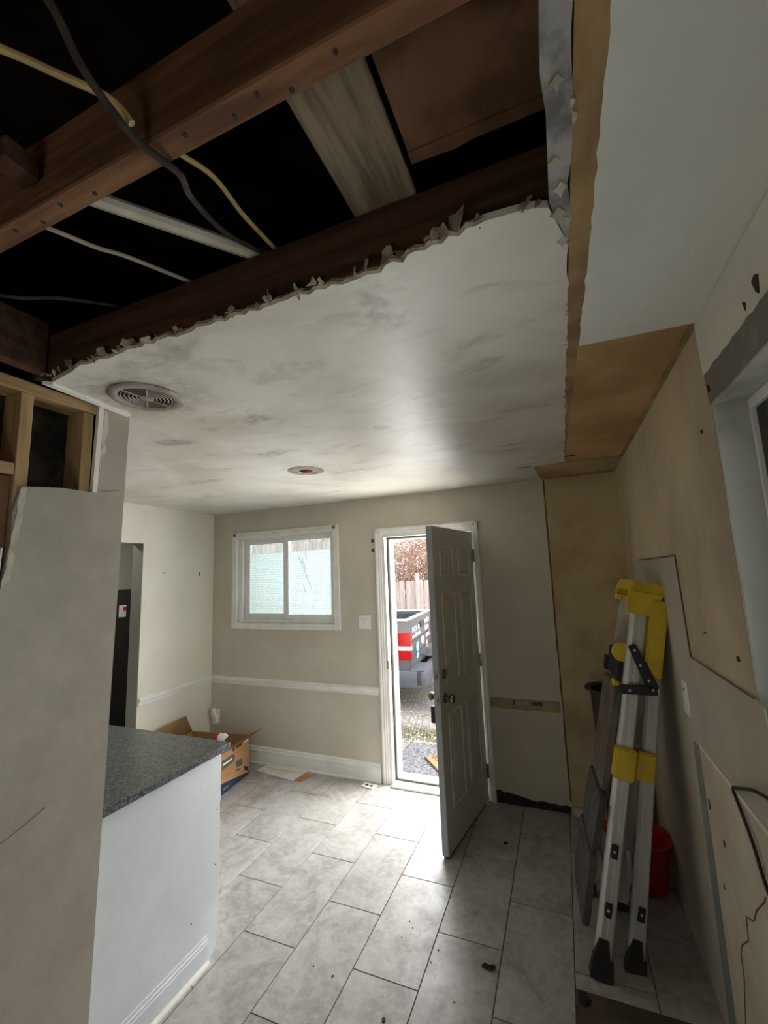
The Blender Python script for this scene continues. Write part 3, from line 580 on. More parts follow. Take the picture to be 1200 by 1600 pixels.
bm = B(); box(bm, (1.972, -.06, .0), (2.757, .045, .018), .004, seg=1); obj('inner_threshold', bm, 'white_dirty', frame)
bm = B(); box(bm, (1.986, .045, .0), (2.743, .058, .028)); obj('threshold_seal', bm, 'black', frame)
bm = B(); box(bm, (1.986, .058, -.10), (2.743, .17, .034), .004, seg=1); obj('outer_sill', bm, 'white', frame)
bm = B(); box(bm, (1.957, -.006, .92), (1.973, .03, .99), .002, seg=1); obj('strike_plate', bm, 'nickel', frame)
# slab, opened inwards about 81 degrees on the right jamb
hx, hy = 2.757, -.012; fx, fy = 2.632, -.765
u = Vector((fx-hx, fy-hy, 0)); DW = u.length; u.normalize(); nrm = Vector((-u.y, u.x, 0))   # nrm: toward the room's right side
if nrm.x < 0: nrm = -nrm
DM = axes((hx, hy, .014), u, (0, 0, 1), nrm)      # local: x across, y up, z outwards on the visible face
TH = .044; DH = 2.03
door = thing('door_1', (hx, hy, 0), 'white six panel entry door', 'door'); del door['label']; del door['category']; door['kind'] = 'structure'
bm = B(); box(bm, (0, 0, -TH), (DW, DH, 0), .002, DM, 1); obj('slab', bm, 'door', door)
bm = B(); box(bm, (DW-.0005, .004, -TH+.003), (DW+.002, DH-.004, -.003), 0, DM); obj('edge_strip', bm, 'dooredge', door)
c0, c1, c2, c3 = .105, DW/2-.045, DW/2+.045, DW-.105
for (a, b) in ((c0, c1), (c2, c3)):
    for (z0, z1) in ((.22, .80), (.98, 1.58), (1.68, 1.90)):
        for side in (0, 1):
            Mx = DM if side == 0 else DM @ axes((0, 0, -TH), (1, 0, 0), (0, 1, 0), (0, 0, -1))
            bm = B()
            for k, (ins, h) in enumerate(((0, .006),)):
                t = B()
                for lo, hi in (((a, z0), (b, z0+.018)), ((a, z1-.018), (b, z1)), ((a, z0), (a+.018, z1)), ((b-.018, z0), (b, z1))):
                    frustum(t, lo, hi, .006, h, None)
                merge(bm, t, Mx)
            frustum(bm, (a+.035, z0+.035), (b-.035, z1-.035), .018, .005, Mx)
            obj('raised_panel', bm, 'door', door)
def knob(x, y, side):
    Mx = DM @ (Matrix.Translation((x, y, 0)) if side == 0 else Matrix.Translation((x, y, -TH)) @ Matrix.Rotation(math.pi, 4, 'X'))
    bm = B(); lathe(bm, [(.032, 0), (.032, .006), (.026, .01)], 20, Mx); r = obj('knob_rose', bm, 'nickel', door, sm=True)
    bm = B(); lathe(bm, [(.012, .008), (.011, .03), (.024, .038), (.029, .05), (.026, .062), (.012, .068)], 20, Mx); obj('knob', bm, 'nickel', r, sm=True)
knob(DW-.07, .905, 0); knob(DW-.07, .905, 1)
Mx = DM @ Matrix.Translation((DW-.07, 1.055, 0))
bm = B(); lathe(bm, [(.032, 0), (.031, .008), (.024, .014)], 20, Mx); dbt = obj('deadbolt_rose', bm, 'nickel', door, sm=True)
bm = B(); box(bm, (-.006, -.022, .014), (.006, .022, .03), .003, Mx); obj('thumb_turn', bm, 'nickel', dbt)
Mx = DM @ Matrix.Translation((DW-.07, 1.055, -TH)) @ Matrix.Rotation(math.pi, 4, 'X'); bm = B(); lathe(bm, [(.028, 0), (.026, .012), (.02, .016)], 20, Mx); obj('deadbolt_cylinder', bm, 'nickel', door, sm=True)
for y in (.905, 1.055):
    bm = B(); box(bm, (DW+.0015, y-.028, -TH+.009), (DW+.004, y+.028, -.009), .0008, DM, 1); l_ = obj('latch_plate', bm, 'nickel', door)
    bm = B(); box(bm, (DW+.003, y-.009, -TH+.015), (DW+.012, y+.009, -.015), .003, DM, 1); obj('latch_bolt', bm, 'nickel', l_)
for y in (.2, 1.02, 1.84):
    bm = B(); lathe(bm, [(.007, y-.05), (.007, y+.05)], 10, DM @ Matrix.Rotation(-math.pi/2, 4, 'X') @ Matrix.Scale(-1, 4, (0, 0, 1)) @ Matrix.Translation((-.006, 0, 0)) if False else Matrix.Translation((hx+.006, hy-.004, .014))); obj('hinge', bm, 'nickel', door)
bm = B(); box(bm, (.03, -.012, -TH+.006), (DW-.01, .0, -.006), 0, DM); obj('door_sweep', bm, 'black', door)
# key lock box hanging from the outer knob
Mx = DM @ Matrix.Translation((DW-.07, .905, -TH)) @ Matrix.Rotation(math.pi, 4, 'X')
lk = thing('lock_box', tuple(Mx @ Vector((0, .13, .03))), 'black key lock box hanging from the outer door knob', 'lock box')
bm = B(); box(bm, (-.03, .055, .014), (.03, .16, .052), .008, Mx); obj('case', bm, 'black', lk)
bm = B(); tube(bm, [Mx @ Vector(p) for p in ((-.019, .06, .022), (-.019, .0, .022), (-.013, -.016, .022), (0, -.02, .022), (.013, -.016, .022), (.019, .0, .022), (.019, .06, .022))], .004, 6); obj('shackle', bm, 'black', lk)

# ------------------------------------------------------------------ switches, outlets, plates, tape
def face_plate(name, o, x, up, out, w, h, label, cat, marks, m='plastic_w', grp=None):
    Mx = axes(o, x, up, out); t = thing(name, o, label, cat, grp)
    bm = B(); box(bm, (-w/2, -h/2, 0), (w/2, h/2, .006), .0025, Mx); obj('plate', bm, m, t)
    for (nm, lo, hi, mm) in marks:
        bm = B(); box(bm, lo, hi, .001, Mx, 1); obj(nm, bm, mm, t)
    return t
face_plate('light_switch', (1.758, 0, 1.313), (1, 0, 0), (0, 0, 1), (0, -1, 0), .118, .118, 'white double toggle switch plate left of the entry door', 'switch',
           [('toggle', (-.028, -.012, .005), (-.018, .010, .016), 'plastic_w'), ('toggle', (.018, -.012, .005), (.028, .010, .016), 'plastic_w'), ('screw', (-.026, .028, .005), (-.020, .034, .008), 'nickel'), ('screw', (.020, .028, .005), (.026, .034, .008), 'nickel')])
face_plate('wall_outlet', (W-.004, -1.395, 1.195), (0, -1, 0), (0, 0, 1), (-1, 0, 0), .075, .135, 'white outlet plate on the stained right wall behind the ladder', 'outlet',
           [('socket', (-.014, .015, .005), (.014, .045, .0085), 'plastic_w'), ('socket', (-.014, -.045, .005), (.014, -.015, .0085), 'plastic_w'), ('slot', (-.006, .022, .008), (.006, .036, .0095), 'mark')])
t = face_plate('wall_outlet', (.072, 0, .375), (1, 0, 0), (0, 0, 1), (0, -1, 0), .09, .15, 'white outlet by the left corner above the cardboard box', 'outlet',
           [('socket', (-.014, -.05, .005), (.014, -.02, .0085), 'plastic_w')])
fr = thing('plug_in_freshener', (.060, -.008, .41), 'white plug-in air freshener in the corner outlet', 'air freshener')
bm = B(); box(bm, (.035, -.045, .375), (.095, -.0075, .43), .014); obj('body', bm, 'plastic_w', fr, sm=True)
bm = B(); lathe(bm, [(.02, .425), (.022, .44), (.016, .456), (.006, .46)], 16, Matrix.Translation((.06, -.028, 0))); obj('cap', bm, 'plastic_w', fr, sm=True)
bm = B(); box(bm, (.082, -.04, .325), (.108, -.0075, .40), .006); obj('refill', bm, 'plastic_w', fr, sm=True)
pl = thing('outlet_cover', (1.80, -.075, .002), 'loose white outlet cover lying on the floor beside the door casing', 'outlet cover')
PM = axes((1.79, -.085, .001), (.985, -.17, 0), (.17, .985, 0), (0, 0, 1))
bm = B(); box(bm, (-.06, -.037, 0), (.06, .037, .006), .002, PM); obj('plate', bm, 'plastic_w', pl)
for x in (-.022, .022):
    bm = B(); lathe(bm, [(.015, .0055), (.015, .0068)], 16, PM @ Matrix.Translation((x, 0, 0))); obj('socket_opening', bm, 'mark', pl)
for z, lab in ((2.031, 'upper small slate blue tape mark beside the door casing'), (1.945, 'lower small slate blue tape mark beside the door casing')):
    bm = B(); box(bm, (1.845, -.0015, z-.017), (1.875, 0, z+.017)); tag(obj('tape_mark', bm, 'bluetape'), lab, 'tape')
t = face_plate('hall_switch', (-1.19, -.13, 1.425), (0, 1, 0), (0, 0, 1), (1, 0, 0), .085, .13, 'white plate with a red tag on the dark hall wall', 'switch',
           [('red_tag', (.004, .01, .006), (.036, .042, .02), 'lens_red'), ('toggle', (-.02, -.03, .005), (-.008, -.008, .015), 'plastic_w')])

# ------------------------------------------------------------------ ceiling vent and light box
vt = thing('ceiling_vent', (2.04, -2.455, H), 'sooty round ceiling vent with curved louvres beside the stud wall', 'vent')
VM = axes((2.04, -2.455, H), (1, 0, 0), (0, -1, 0), (0, 0, -1))
bm = B(); lathe(bm, [(.125, 0), (.128, .004), (.122, .009), (.102, .011), (.093, .006), (.093, 0)], 40, VM, False, False); obj('cover_ring', bm, 'sooty', vt, sm=True)
bm = B(); lathe(bm, [(.093, .0005), (.093, .0012)], 32, VM); obj('dark_throat', bm, 'ink', vt)
VA = math.radians(-22)
for k, r in enumerate((.086, .073, .060, .047, .034)):
    for a0 in (VA-1.05, VA+math.pi-1.05):
        bm = B(); tube(bm, [VM @ Vector((r*math.cos(a0+2.1*i/12), r*math.sin(a0+2.1*i/12), .006)) for i in range(13)], .0026, 6); obj('louvre', bm, 'sooty', vt, sm=True)
bm = B(); lathe(bm, [(.024, .001), (.024, .008), (.016, .011)], 20, VM); obj('hub', bm, 'sooty', vt, sm=True)
for a in (VA+math.pi/2, VA-math.pi/2):
    bm = B(); prism(bm, [(r*math.cos(a+s_), r*math.sin(a+s_)) for r, s_ in ((.02, -.4), (.091, -.46), (.092, -.2), (.092, 0), (.092, .2), (.091, .46), (.02, .4))], .004, VM @ Matrix.Translation((0, 0, .002))); obj('blank_segment', bm, 'darkmetal', vt)
for a in (VA-1.08, VA+1.08, VA+math.pi-1.08, VA+math.pi+1.08):
    bm = B(); tube(bm, [VM @ Vector((r*math.cos(a), r*math.sin(a), .007)) for r in (.02, .094)], .0028, 6); obj('spoke', bm, 'sooty', vt, sm=True)
lb = thing('light_box', (1.92, -1.185, H), 'round ceiling light opening with rusty box and paint ring', 'light fitting')
LM = axes((1.92, -1.185, H), (1, 0, 0), (0, -1, 0), (0, 0, -1))
bm = B(); lathe(bm, [(.118, 0), (.117, .002), (.105, .0035), (.055, .0045), (.05, .002), (.05, 0)], 36, LM, False, False); obj('paint_ring', bm, 'sooty', lb, sm=True)
bm = B(); lathe(bm, [(.05, .001), (.05, .002)], 24, LM); hole_ = obj('dark_opening', bm, 'ink', lb)
bm = B(); box(bm, (-.03, -.02, .002), (.028, .014, .010), .003, LM); obj('rusty_bracket', bm, 'copper', lb)
bm = B(); tube(bm, [LM @ Vector(p) for p in ((-.02, .02, .002), (.0, .026, .012), (.02, .018, .006))], .003, 6); obj('wire_stub', bm, 'red', lb)
bm = B(); lathe(bm, [(.052, .0), (.053, .005), (.047, .005), (.046, 0)], 28, LM, False, False); obj('rim', bm, 'plaster', lb, sm=True)

# ------------------------------------------------------------------ cardboard box, spray bottle, loose boards
bx = thing('cardboard_box', (.38, -.45, 0), 'open cardboard box with navy base standing in the left corner', 'box')
va = Vector((.14, -.99, 0)).normalized(); ua = Vector((-va.y*-1, va.x*-1, 0)); ua = Vector((-.99, -.14, 0)).normalized()
BO = Vector((.655, -.205, 0)); BL, BWd, BHt = .47, .60, .33
BM_ = axes(BO, ua, va, (0, 0, 1))      # local x: towards the left wall, y: towards the camera
bm = B(); box(bm, (0, 0, .002), (BWd, BL, .008), 0, BM_); obj('bottom', bm, 'cardboard_in', bx)
wl = []
for nm, lo, hi in (('right_side', (0, 0, .002), (.005, BL, BHt)), ('left_side', (BWd-.005, 0, .002), (BWd, BL, BHt)), ('far_side', (0, 0, .002), (BWd, .005, BHt)), ('near_side', (0, BL-.005, .002), (BWd, BL, BHt))):
    bm = B(); box(bm, lo, hi, 0, BM_); wl.append(obj('side_wall', bm, 'cardboard', bx))
bm = B(); box(bm, (.005, .005, .02), (BWd-.005, .008, BHt-.002), 0, BM_); obj('inner_liner', bm, 'cardboard_in', wl[2])
FM = BM_ @ axes((0, 0, 0), (0, 1, 0), (0, 0, 1), (-1, 0, 0))     # on the right side: x along towards camera, y up, z out
bm = B(); prism(bm, [(0, .003), (BL, .003), (BL, .105), (.02, .02), (0, .03)], .001, FM); obj('navy_print', bm, 'navy', wl[0])
bm = B(); prism(bm, [(.23, .20), (.40, .19), (.43, .25), (.40, .265), (.25, .262), (.215, .235)], .001, FM); obj('green_logo', bm, 'olive', wl[0])
bm = B(); prism(bm, [(.11, .12), (.20, .13), (.205, .185), (.115, .175)], .001, FM); prism(bm, [(.14, .09), (.20, .10), (.20, .117), (.14, .107)], .001, FM); obj('green_logo', bm, 'olive', wl[0])
bm = B(); prism(bm, [(.115, .285), (.2, .285), (.205, .31), (.12, .313)], .0012, FM); obj('hand_hole', bm, 'ink', wl[0])
bm = B(); prism(bm, [(.225, .285), (.25, .28), (.255, .305), (.23, .31)], .001, FM); obj('ink_mark', bm, 'ink', wl[0])
bm = B(); prism(bm, [(.015, .03), (.07, .06), (.075, .10), (.05, .075), (.02, .075)], .0015, FM); obj('ink_mark', bm, 'ink', wl[0])
bm = B(); text(bm, 'BOX', .04, FM @ Matrix.Translation((.30, .215, .0012)) @ Matrix.Scale(-1, 4, (1, 0, 0)), .0004) if False else box(bm, (.26, .222, .001), (.39, .236, .0016), 0, FM); obj('logo_stroke', bm, 'decal', wl[0])
bm = B(); box(bm, (.30, .03, .001), (.38, .045, .0016), 0, FM); obj('logo_stroke', bm, 'stripe', wl[0])
def flap(pts, m, nm='flap'):
    bm = B(); t = B(); v = [t.verts.new(BM_ @ Vector(p)) for p in pts]; t.faces.new(v)
    r = bmesh.ops.solidify(t, geom=t.faces[:], thickness=.004); merge(bm, t); return obj(nm, bm, m, bx)
fr_ = flap([(0, .0, BHt), (0, BL, BHt), (-.17, BL-.02, BHt+.075), (-.17, .03, BHt+.085)], 'cardboard')
flap([(BWd, 0, BHt), (BWd, BL, BHt), (BWd+.045, BL-.02, BHt+.14), (BWd+.045, .04, BHt+.145)], 'cardboard_in')
flap([(.0, BL, BHt), (BWd, BL, BHt), (BWd-.02, BL+.16, BHt-.05), (.02, BL+.16, BHt-.05)], 'cardboard_in')
flap([(.01, .002, BHt), (BWd-.01, .002, BHt), (BWd-.03, .012, BHt-.15), (.03, .012, BHt-.15)], 'cardboard_in')
bm = B(); t = B(); prism(t, [(.02, .29), (.095, .292), (.095, .328), (.02, .328)], .0012, FM); merge(bm, t); obj('white_label', bm, 'decal', wl[0])
sp = thing('spray_bottle', (.60, -.49, .008), 'spray bottle with red and white trigger head inside the cardboard box', 'bottle')
SM = Matrix.Translation((.60, -.49, .009)) @ Matrix.Rotation(.5, 4, 'Z')
bm = B(); lathe(bm, [(.03, 0), (.042, .004), (.043, .02), (.043, .20), (.036, .25), (.016, .30), (.014, .325)], 20, SM); obj('bottle_body', bm, 'plastic_w', sp, sm=True)
bm = B(); lathe(bm, [(.018, .32), (.019, .35), (.015, .356)], 16, SM); obj('collar', bm, 'red', sp, sm=True)
bm = B(); prism(bm, [(-.03, .352), (.02, .352), (.026, .37), (.05, .388), (.052, .402), (.03, .418), (-.02, .422), (-.036, .40)], .03, SM @ axes((0, .015, 0), (1, 0, 0), (0, 0, 1), (0, -1, 0)), .004); obj('trigger_head', bm, 'plastic_w', sp, sm=True)
bm = B(); prism(bm, [(-.06, .385), (-.03, .378), (-.028, .42), (-.058, .418)], .026, SM @ axes((0, .013, 0), (1, 0, 0), (0, 0, 1), (0, -1, 0)), .004); obj('nozzle', bm, 'red', sp, sm=True)
bm = B(); prism(bm, [(-.038, .378), (-.028, .378), (-.03, .34), (-.046, .31), (-.052, .314), (-.044, .345)], .014, SM @ axes((0, .007, 0), (1, 0, 0), (0, 0, 1), (0, -1, 0)), .002); obj('trigger', bm, 'red', sp, sm=True)
def board(nm, pts, z, th, m, label):
    bm = B(); prism(bm, pts, th, PXY(z), .0015); return tag(obj(nm, bm, m), label, 'board')
board('loose_board', [(.70, -.155), (1.13, -.215), (1.15, -.075), (.72, -.045)], .001, .012, 'white_dirty', 'wide white loose board on the floor by the back baseboard')
board('loose_board', [(.75, -.085), (1.16, -.095), (1.165, -.045), (.75, -.038)], .0135, .010, 'white_dirty', 'narrow white strip lying on the wide loose board')
board('wood_offcut', [(1.135, -.20), (1.205, -.19), (1.235, -.075), (1.168, -.085)], .001, .010, 'cardboard', 'small brown wood offcut at the end of the loose boards')

# ------------------------------------------------------------------ folding ladder leaning in the right corner
lean = .212
LO = Vector((3.372, -1.04, 0)); LU = Vector((math.sin(lean), 0, math.cos(lean))); LA = Vector((math.cos(lean), 0, -math.sin(lean)))
LYAW = Matrix.Rotation(math.radians(3.5), 4, 'Z')
def lp(a, y, t):
    q = LA*a+LU*t+Vector((0, y-LO.y, 0.012)); return LYAW @ q+LO
lad = thing('step_ladder', (3.5, -1.04, 0), 'folded aluminium step ladder with yellow top leaning on the right wall', 'ladder')
def hexa(bm, c0, c1):
    """c = (a0,a1,y0,y1,t) rectangles joined into a beam"""
    t = bmesh.new(); R = []
    for (a0, a1, y0, y1, tt) in (c0, c1): R.append([t.verts.new(lp(a, y, tt)) for a, y in ((a0, y0), (a1, y0), (a1, y1), (a0, y1))])
    t.faces.new(R[0][::-1]); t.faces.new(R[1])
    for i in range(4): t.faces.new((R[0][i], R[0][(i+1) % 4], R[1][(i+1) % 4], R[1][i]))
    bmesh.ops.recalc_face_normals(t, faces=t.faces[:]); return merge(bm, t)
def crail(a, yb, yt, t0, t1, w, s, at=None):
    at = a if at is None else at; t = bmesh.new(); c = .020
    prof = [(0, .030), (0, c), (.004, .010), (c*.75, 0), (w*.40, 0), (w*.42, .0015), (w*.58, .0015), (w*.60, 0), (w-.006, 0), (w, .006), (w, .030)]
    R_ = [[t.verts.new(lp(aa+p_, yy+s*q_, tt)) for p_, q_ in prof] for aa, yy, tt in ((a, yb, t0), (at, yt, t1))]; k = len(prof)
    t.faces.new(R_[0][::-1]); t.faces.new(R_[1])
    for i in range(k): t.faces.new((R_[0][i], R_[0][(i+1) % k], R_[1][(i+1) % k], R_[1][i]))
    bmesh.ops.recalc_face_normals(t, faces=t.faces[:]); bm = B(); return merge(bm, t)
FN0, FN1, FF0, FF1 = -1.295, -1.205, -.775, -.885      # outer y of the front rails, bottom and top
RN0, RN1, RF0, RF1 = -1.215, -1.165, -.845, -.925
obj('front_rail', crail(0, FN0, FN1, .07, 1.60, .066, 1), 'alu', lad); obj('front_rail', crail(0, FF0, FF1, .07, 1.60, .066, -1, 0), 'alu', lad)
obj('rear_rail', crail(.145, RN0, RN1, .07, 1.56, .062, 1, .085), 'alu', lad); obj('rear_rail', crail(.145, RF0, RF1, .07, 1.56, .062, -1, .085), 'alu', lad)
def foot(a, y, w):
    bm = B(); hexa(bm, (a-.012, a+w+.012, y-.018, y+.03, 0), (a-.006, a+w+.006, y-.008, y+.028, .075)); hexa(bm, (a-.006, a+w*.9, y-.008, y+.02, .075), (a+.01, a+w*.7, y-.006, y+.016, .15)); return obj('foot', bm, 'black', lad)
foot(0, FN0, .066); foot(0, FF0-.012, .066); foot(.145, RN0, .062); foot(.145, RF0-.012, .062)
# steps folded flat
def step(y0, y1, t0, t1, a0, a1, m, nm='step'):
    n = 8; pts = []; r = min(.05, (t1-t0)*.3)
    for (cy, ct, s) in ((y1-r, t1-r, 0), (y0+r, t1-r, 1), (y0+r, t0+r, 2), (y1-r, t0+r, 3)):
        for k in range(5):
            an = math.pi/2*(s+k/4); pts.append((cy+r*math.cos(an), ct+r*math.sin(an)))
    bm = B(); t = bmesh.new(); f = lambda tt: a0+(a1-a0)*(tt-t0)/(t1-t0)
    A = [t.verts.new(lp(f(q), y, q)) for y, q in pts]; C = [t.verts.new(lp(f(q)+.028, y, q)) for y, q in pts]; k = len(pts)
    t.faces.new(A); t.faces.new(C[::-1])
    for i in range(k): t.faces.new((A[i], C[i], C[(i+1) % k], A[(i+1) % k]))
    bmesh.ops.recalc_face_normals(t, faces=t.faces[:]); bmesh.ops.bevel(t, geom=[e for e in t.edges if e.calc_face_angle(0) > .9], offset=.005, segments=2, affect='EDGES')
    merge(bm, t); return obj(nm, bm, m, lad)
step(-1.25, -.84, .12, .43, -.05, -.052, 'stepgrey'); step(-1.24, -.86, .435, .69, -.048, -.04, 'stepgrey')
step(-1.22, -.88, .70, 1.18, -.034, -.030, 'stepbrown', 'platform')
for (a, y0, y1, t) in ((.03, FN0+.02, FF0-.02, .36), (.03, -1.26, -.83, .62), (.17, RN0+.01, RF0-.01, .30), (.15, -1.19, -.88, .80)):
    bm = B(); tube(bm, [lp(a, y0, t), lp(a, y1, t)], .009, 8); obj('cross_brace', bm, 'alu', lad, sm=True)
bm = B(); tube(bm, [lp(.10, -1.20, .48), lp(.16, -1.05, .28)], .008, 8); obj('diagonal_brace', bm, 'alu', lad, sm=True)
# yellow top cap
bm = B(); hexa(bm, (-.022, .125, -1.235, -.865, 1.635), (-.005, .115, -1.225, -.875, 1.685)); hexa(bm, (-.02, .075, -1.235, -1.195, 1.53), (-.022, .12, -1.235, -1.195, 1.64)); hexa(bm, (-.02, .06, -.905, -.865, 1.57), (-.022, .12, -.905, -.865, 1.64)); hexa(bm, (-.022, -.012, -1.235, -.865, 1.575), (-.022, -.012, -1.235, -.865, 1.605))
bmesh.ops.bevel(bm, geom=[e for e in bm.edges if e.is_manifold], offset=.005, segments=2, affect='EDGES'); obj('top_cap', bm, 'yellow', lad)
bm = B(); hexa(bm, (-.0235, -.021, -1.09, -1.07, 1.582), (-.0235, -.021, -1.09, -1.07, 1.598)); obj('cap_screw', bm, 'black', lad)
bm = B(); hexa(bm, (.072, .142, -1.248, -.90, 1.26), (.074, .140, -1.246, -.90, 1.61)); bmesh.ops.bevel(bm, geom=bm.edges[:], offset=.008, segments=2, affect='EDGES'); obj('folded_tray', bm, 'yellow', lad)
# black bracket on the near side
def bracket_bar(p0, p1, w0, w1, y0, y1):
    d = (Vector(p1)-Vector(p0)).normalized(); n = Vector((-d.y, d.x)); r = []
    for p, w in ((p0, w0), (p1, w1)): r += [(Vector(p)+n*w, Vector(p)-n*w)]
    pts = [r[0][0], r[0][1], r[1][1], r[1][0]]; t = bmesh.new(); A = [t.verts.new(lp(q.x, y0, q.y)) for q in pts]; C = [t.verts.new(lp(q.x, y1, q.y)) for q in pts]
    t.faces.new(A); t.faces.new(C[::-1])
    for i in range(4): t.faces.new((A[i], C[i], C[(i+1) % 4], A[(i+1) % 4]))
    bmesh.ops.recalc_face_normals(t, faces=t.faces[:]); bmesh.ops.bevel(t, geom=t.edges[:], offset=.004, segments=2, affect='EDGES'); return t
bm = B(); merge(bm, bracket_bar((.008, 1.39), (.115, 1.215), .017, .024, -1.262, -1.238)); merge(bm, bracket_bar((-.012, 1.185), (.128, 1.215), .019, .022, -1.262, -1.238)); br = obj('spreader_bracket', bm, 'black', lad)
for (a, t) in ((.02, 1.37), (.05, 1.31), (.09, 1.25), (.11, 1.215), (.02, 1.19)):
    bm = B(); lathe(bm, [(.006, 0), (.004, .003)], 8, axes(lp(a, -1.262, t), LA, LU, (0, -1, 0))); obj('rivet', bm, 'alu', br)
bm = B(); hexa(bm, (-.022, -.004, -1.19, -.90, 1.20), (-.022, -.004, -1.19, -.90, 1.33)); bmesh.ops.bevel(bm, geom=bm.edges[:], offset=.005, segments=2, affect='EDGES'); obj('latch_plate', bm, 'black', lad)
bm = B(); lathe(bm, [(.045, 0), (.045, .018), (.04, .022)], 20, axes(lp(-.012, -1.17, 1.34), LA, LU, (0, -1, 0))); obj('handle_disc', bm, 'yellow', lad, sm=True)
bm = B(); hexa(bm, (-.035, -.008, -.93, -.875, 1.20), (-.035, -.008, -.93, -.875, 1.27)); obj('side_clamp', bm, 'black', lad)
bm = B(); hexa(bm, (-.028, -.006, -1.17, -1.12, 1.13), (-.03, -.01, -1.18, -1.11, 1.2)); obj('release_tab', bm, 'yellow', lad)
for (a0, a1, t0, t1) in ((-.008, .078, .80, .935), (.088, .165, .80, .925)):
    y = -1.245 if a0 < .05 else -1.19
    bm = B(); hexa(bm, (a0, a1, y-.028, y+.03, t0), (a0, a1, y-.026, y+.03, t1)); bmesh.ops.bevel(bm, geom=bm.edges[:], offset=.007, segments=2, affect='EDGES'); obj('yellow_clip', bm, 'yellow', lad)
for (a, y, t) in ((.033, FN0+.028, .50), (.033, FN0+.016, .265), (.175, RN0+.008, .255)):
    Mx = axes(lp(a, y-.002, t), LA, LU, (0, -1, 0))
    bm = B(); box(bm, (-.014, -.03, 0), (.014, .03, .006), .005, Mx); rp = obj('rivet_plate', bm, 'black', lad)
    bm = B(); lathe(bm, [(.007, .005), (.005, .009)], 10, Mx); obj('rivet', bm, 'alu', rp)
bm = B(); text(bm, 'AVE', .034, axes(lp(-.0012, FN0+.022+.02, .62), LU, (0, -1, 0), -LA), .0004); obj('rail_lettering', bm, 'black', lad)

# tall dark bin and red tub behind the ladder
bn = thing('tapered_bin', (3.645, -.21, 0), 'tall tapered dark bin with flared rim in the corner behind the ladder', 'bin')
BMx = Matrix.Translation((3.645, -.21, .001))
bm = B(); lathe(bm, [(.085, 0), (.09, .01), (.112, .55), (.122, .90), (.150, .915), (.152, .922), (.118, .915), (.105, .55), (.085, .02)], 28, BMx, True, True); obj('shell', bm, 'bindark', bn, sm=True)
bm = B(); lathe(bm, [(.150, .913), (.156, .918), (.152, .926), (.146, .92)], 28, BMx, False, False); obj('rim', bm, 'bindark', bn, sm=True)
tb = thing('red_tub', (3.675, -.62, 0), 'red plastic tub on the floor between ladder and right wall', 'tub')
TM = Matrix.Translation((3.677, -.60, .001)) @ Matrix.Scale(1.05, 4)
bm = B(); lathe(bm, [(.105, 0), (.115, .006), (.148, .20), (.150, .235), (.144, .235), (.110, .02)], 28, TM, True, True); obj('shell', bm, 'redtub', tb, sm=True)
bm = B(); lathe(bm, [(.149, .225), (.162, .228), (.163, .238), (.144, .240)], 28, TM, False, False); obj('rim', bm, 'redtub', tb, sm=True)
bm = B(); tube(bm, smooth_path([TM @ Vector((-.15, -.03, .22)), TM @ Vector((-.13, -.12, .14)), TM @ Vector((0, -.17, .10)), TM @ Vector((.10, -.13, .14)), TM @ Vector((.15, -.03, .22))], 5), .004, 6); obj('bail_handle', bm, 'redtub', tb, sm=True)
# wall cable and crack on the right
cable('wall_cable', [(W-.012, -2.30, 1.19), (W-.02, -2.109, 1.158), (W-.016, -1.944, 1.095), (W-.012, -1.87, 1.062), (W-.011, -1.896, 1.036), (W-.012, -1.982, .973), (W-.012, -2.03, .91), (W-.012, -2.10, .86)], .0045, 'black', 'thin black cable hanging out of the lower right wall')
bm = B(); tube(bm, [(W-.0035, y, z) for y, z in ((-1.99, .85), (-1.975, .829), (-1.90, .76), (-1.856, .703), (-1.79, .67), (-1.779, .599), (-1.70, .53), (-1.675, .489), (-1.671, .414), (-1.637, .315), (-1.60, .2))], .0022, 5); obj('plaster_crack', bm, 'brownline', wall_right)
# spackle lump by the corner, dry leaf, crumbs
bm = B(); box(bm, (3.345, -.05, .0), (3.43, -.008, .055), .012); tag(obj('plaster_lump', bm, 'spk'), 'white plaster lump at the foot of the back wall left of the bin', 'debris')
def crumb(x, y, s, m, label, nm='debris_crumb', grp=None, th=.35):
    pts = []; n = 6
    for k in range(n):
        a = 2*math.pi*k/n+rnd.uniform(-.3, .3); pts.append((x+s*math.cos(a)*rnd.uniform(.5, 1.1), y+s*math.sin(a)*rnd.uniform(.5, 1.1)))
    bm = B(); prism(bm, pts, s*th, PXY(.0002)); o = obj(nm, bm, m); return tag(o, label, 'debris', grp)
lf = thing('dry_leaf', (2.968, -1.40, 0), 'crumpled dry brown leaf on the tiles right of the door', 'leaf')
t = bmesh.new(); q = []
for k in range(13):
    a = 2*math.pi*k/13; r_ = .026*(.75+.35*rnd.random()+.25*math.cos(2*a)); q.append(t.verts.new((2.968+r_*math.cos(a), -1.40+r_*.8*math.sin(a), .0015+.008*rnd.random())))
cv = t.verts.new((2.968, -1.40, .006))
for k in range(13): t.faces.new((q[k], q[(k+1) % 13], cv))
bmesh.ops.solidify(t, geom=t.faces[:], thickness=.0008); bm = B(); merge(bm, t); obj('blade', bm, 'leaf', lf)
bm = B(); tube(bm, [(2.968, -1.40, .008), (2.985, -1.385, .008), (3.0, -1.378, .004)], .0011, 5); obj('stem', bm, 'leaf', lf)
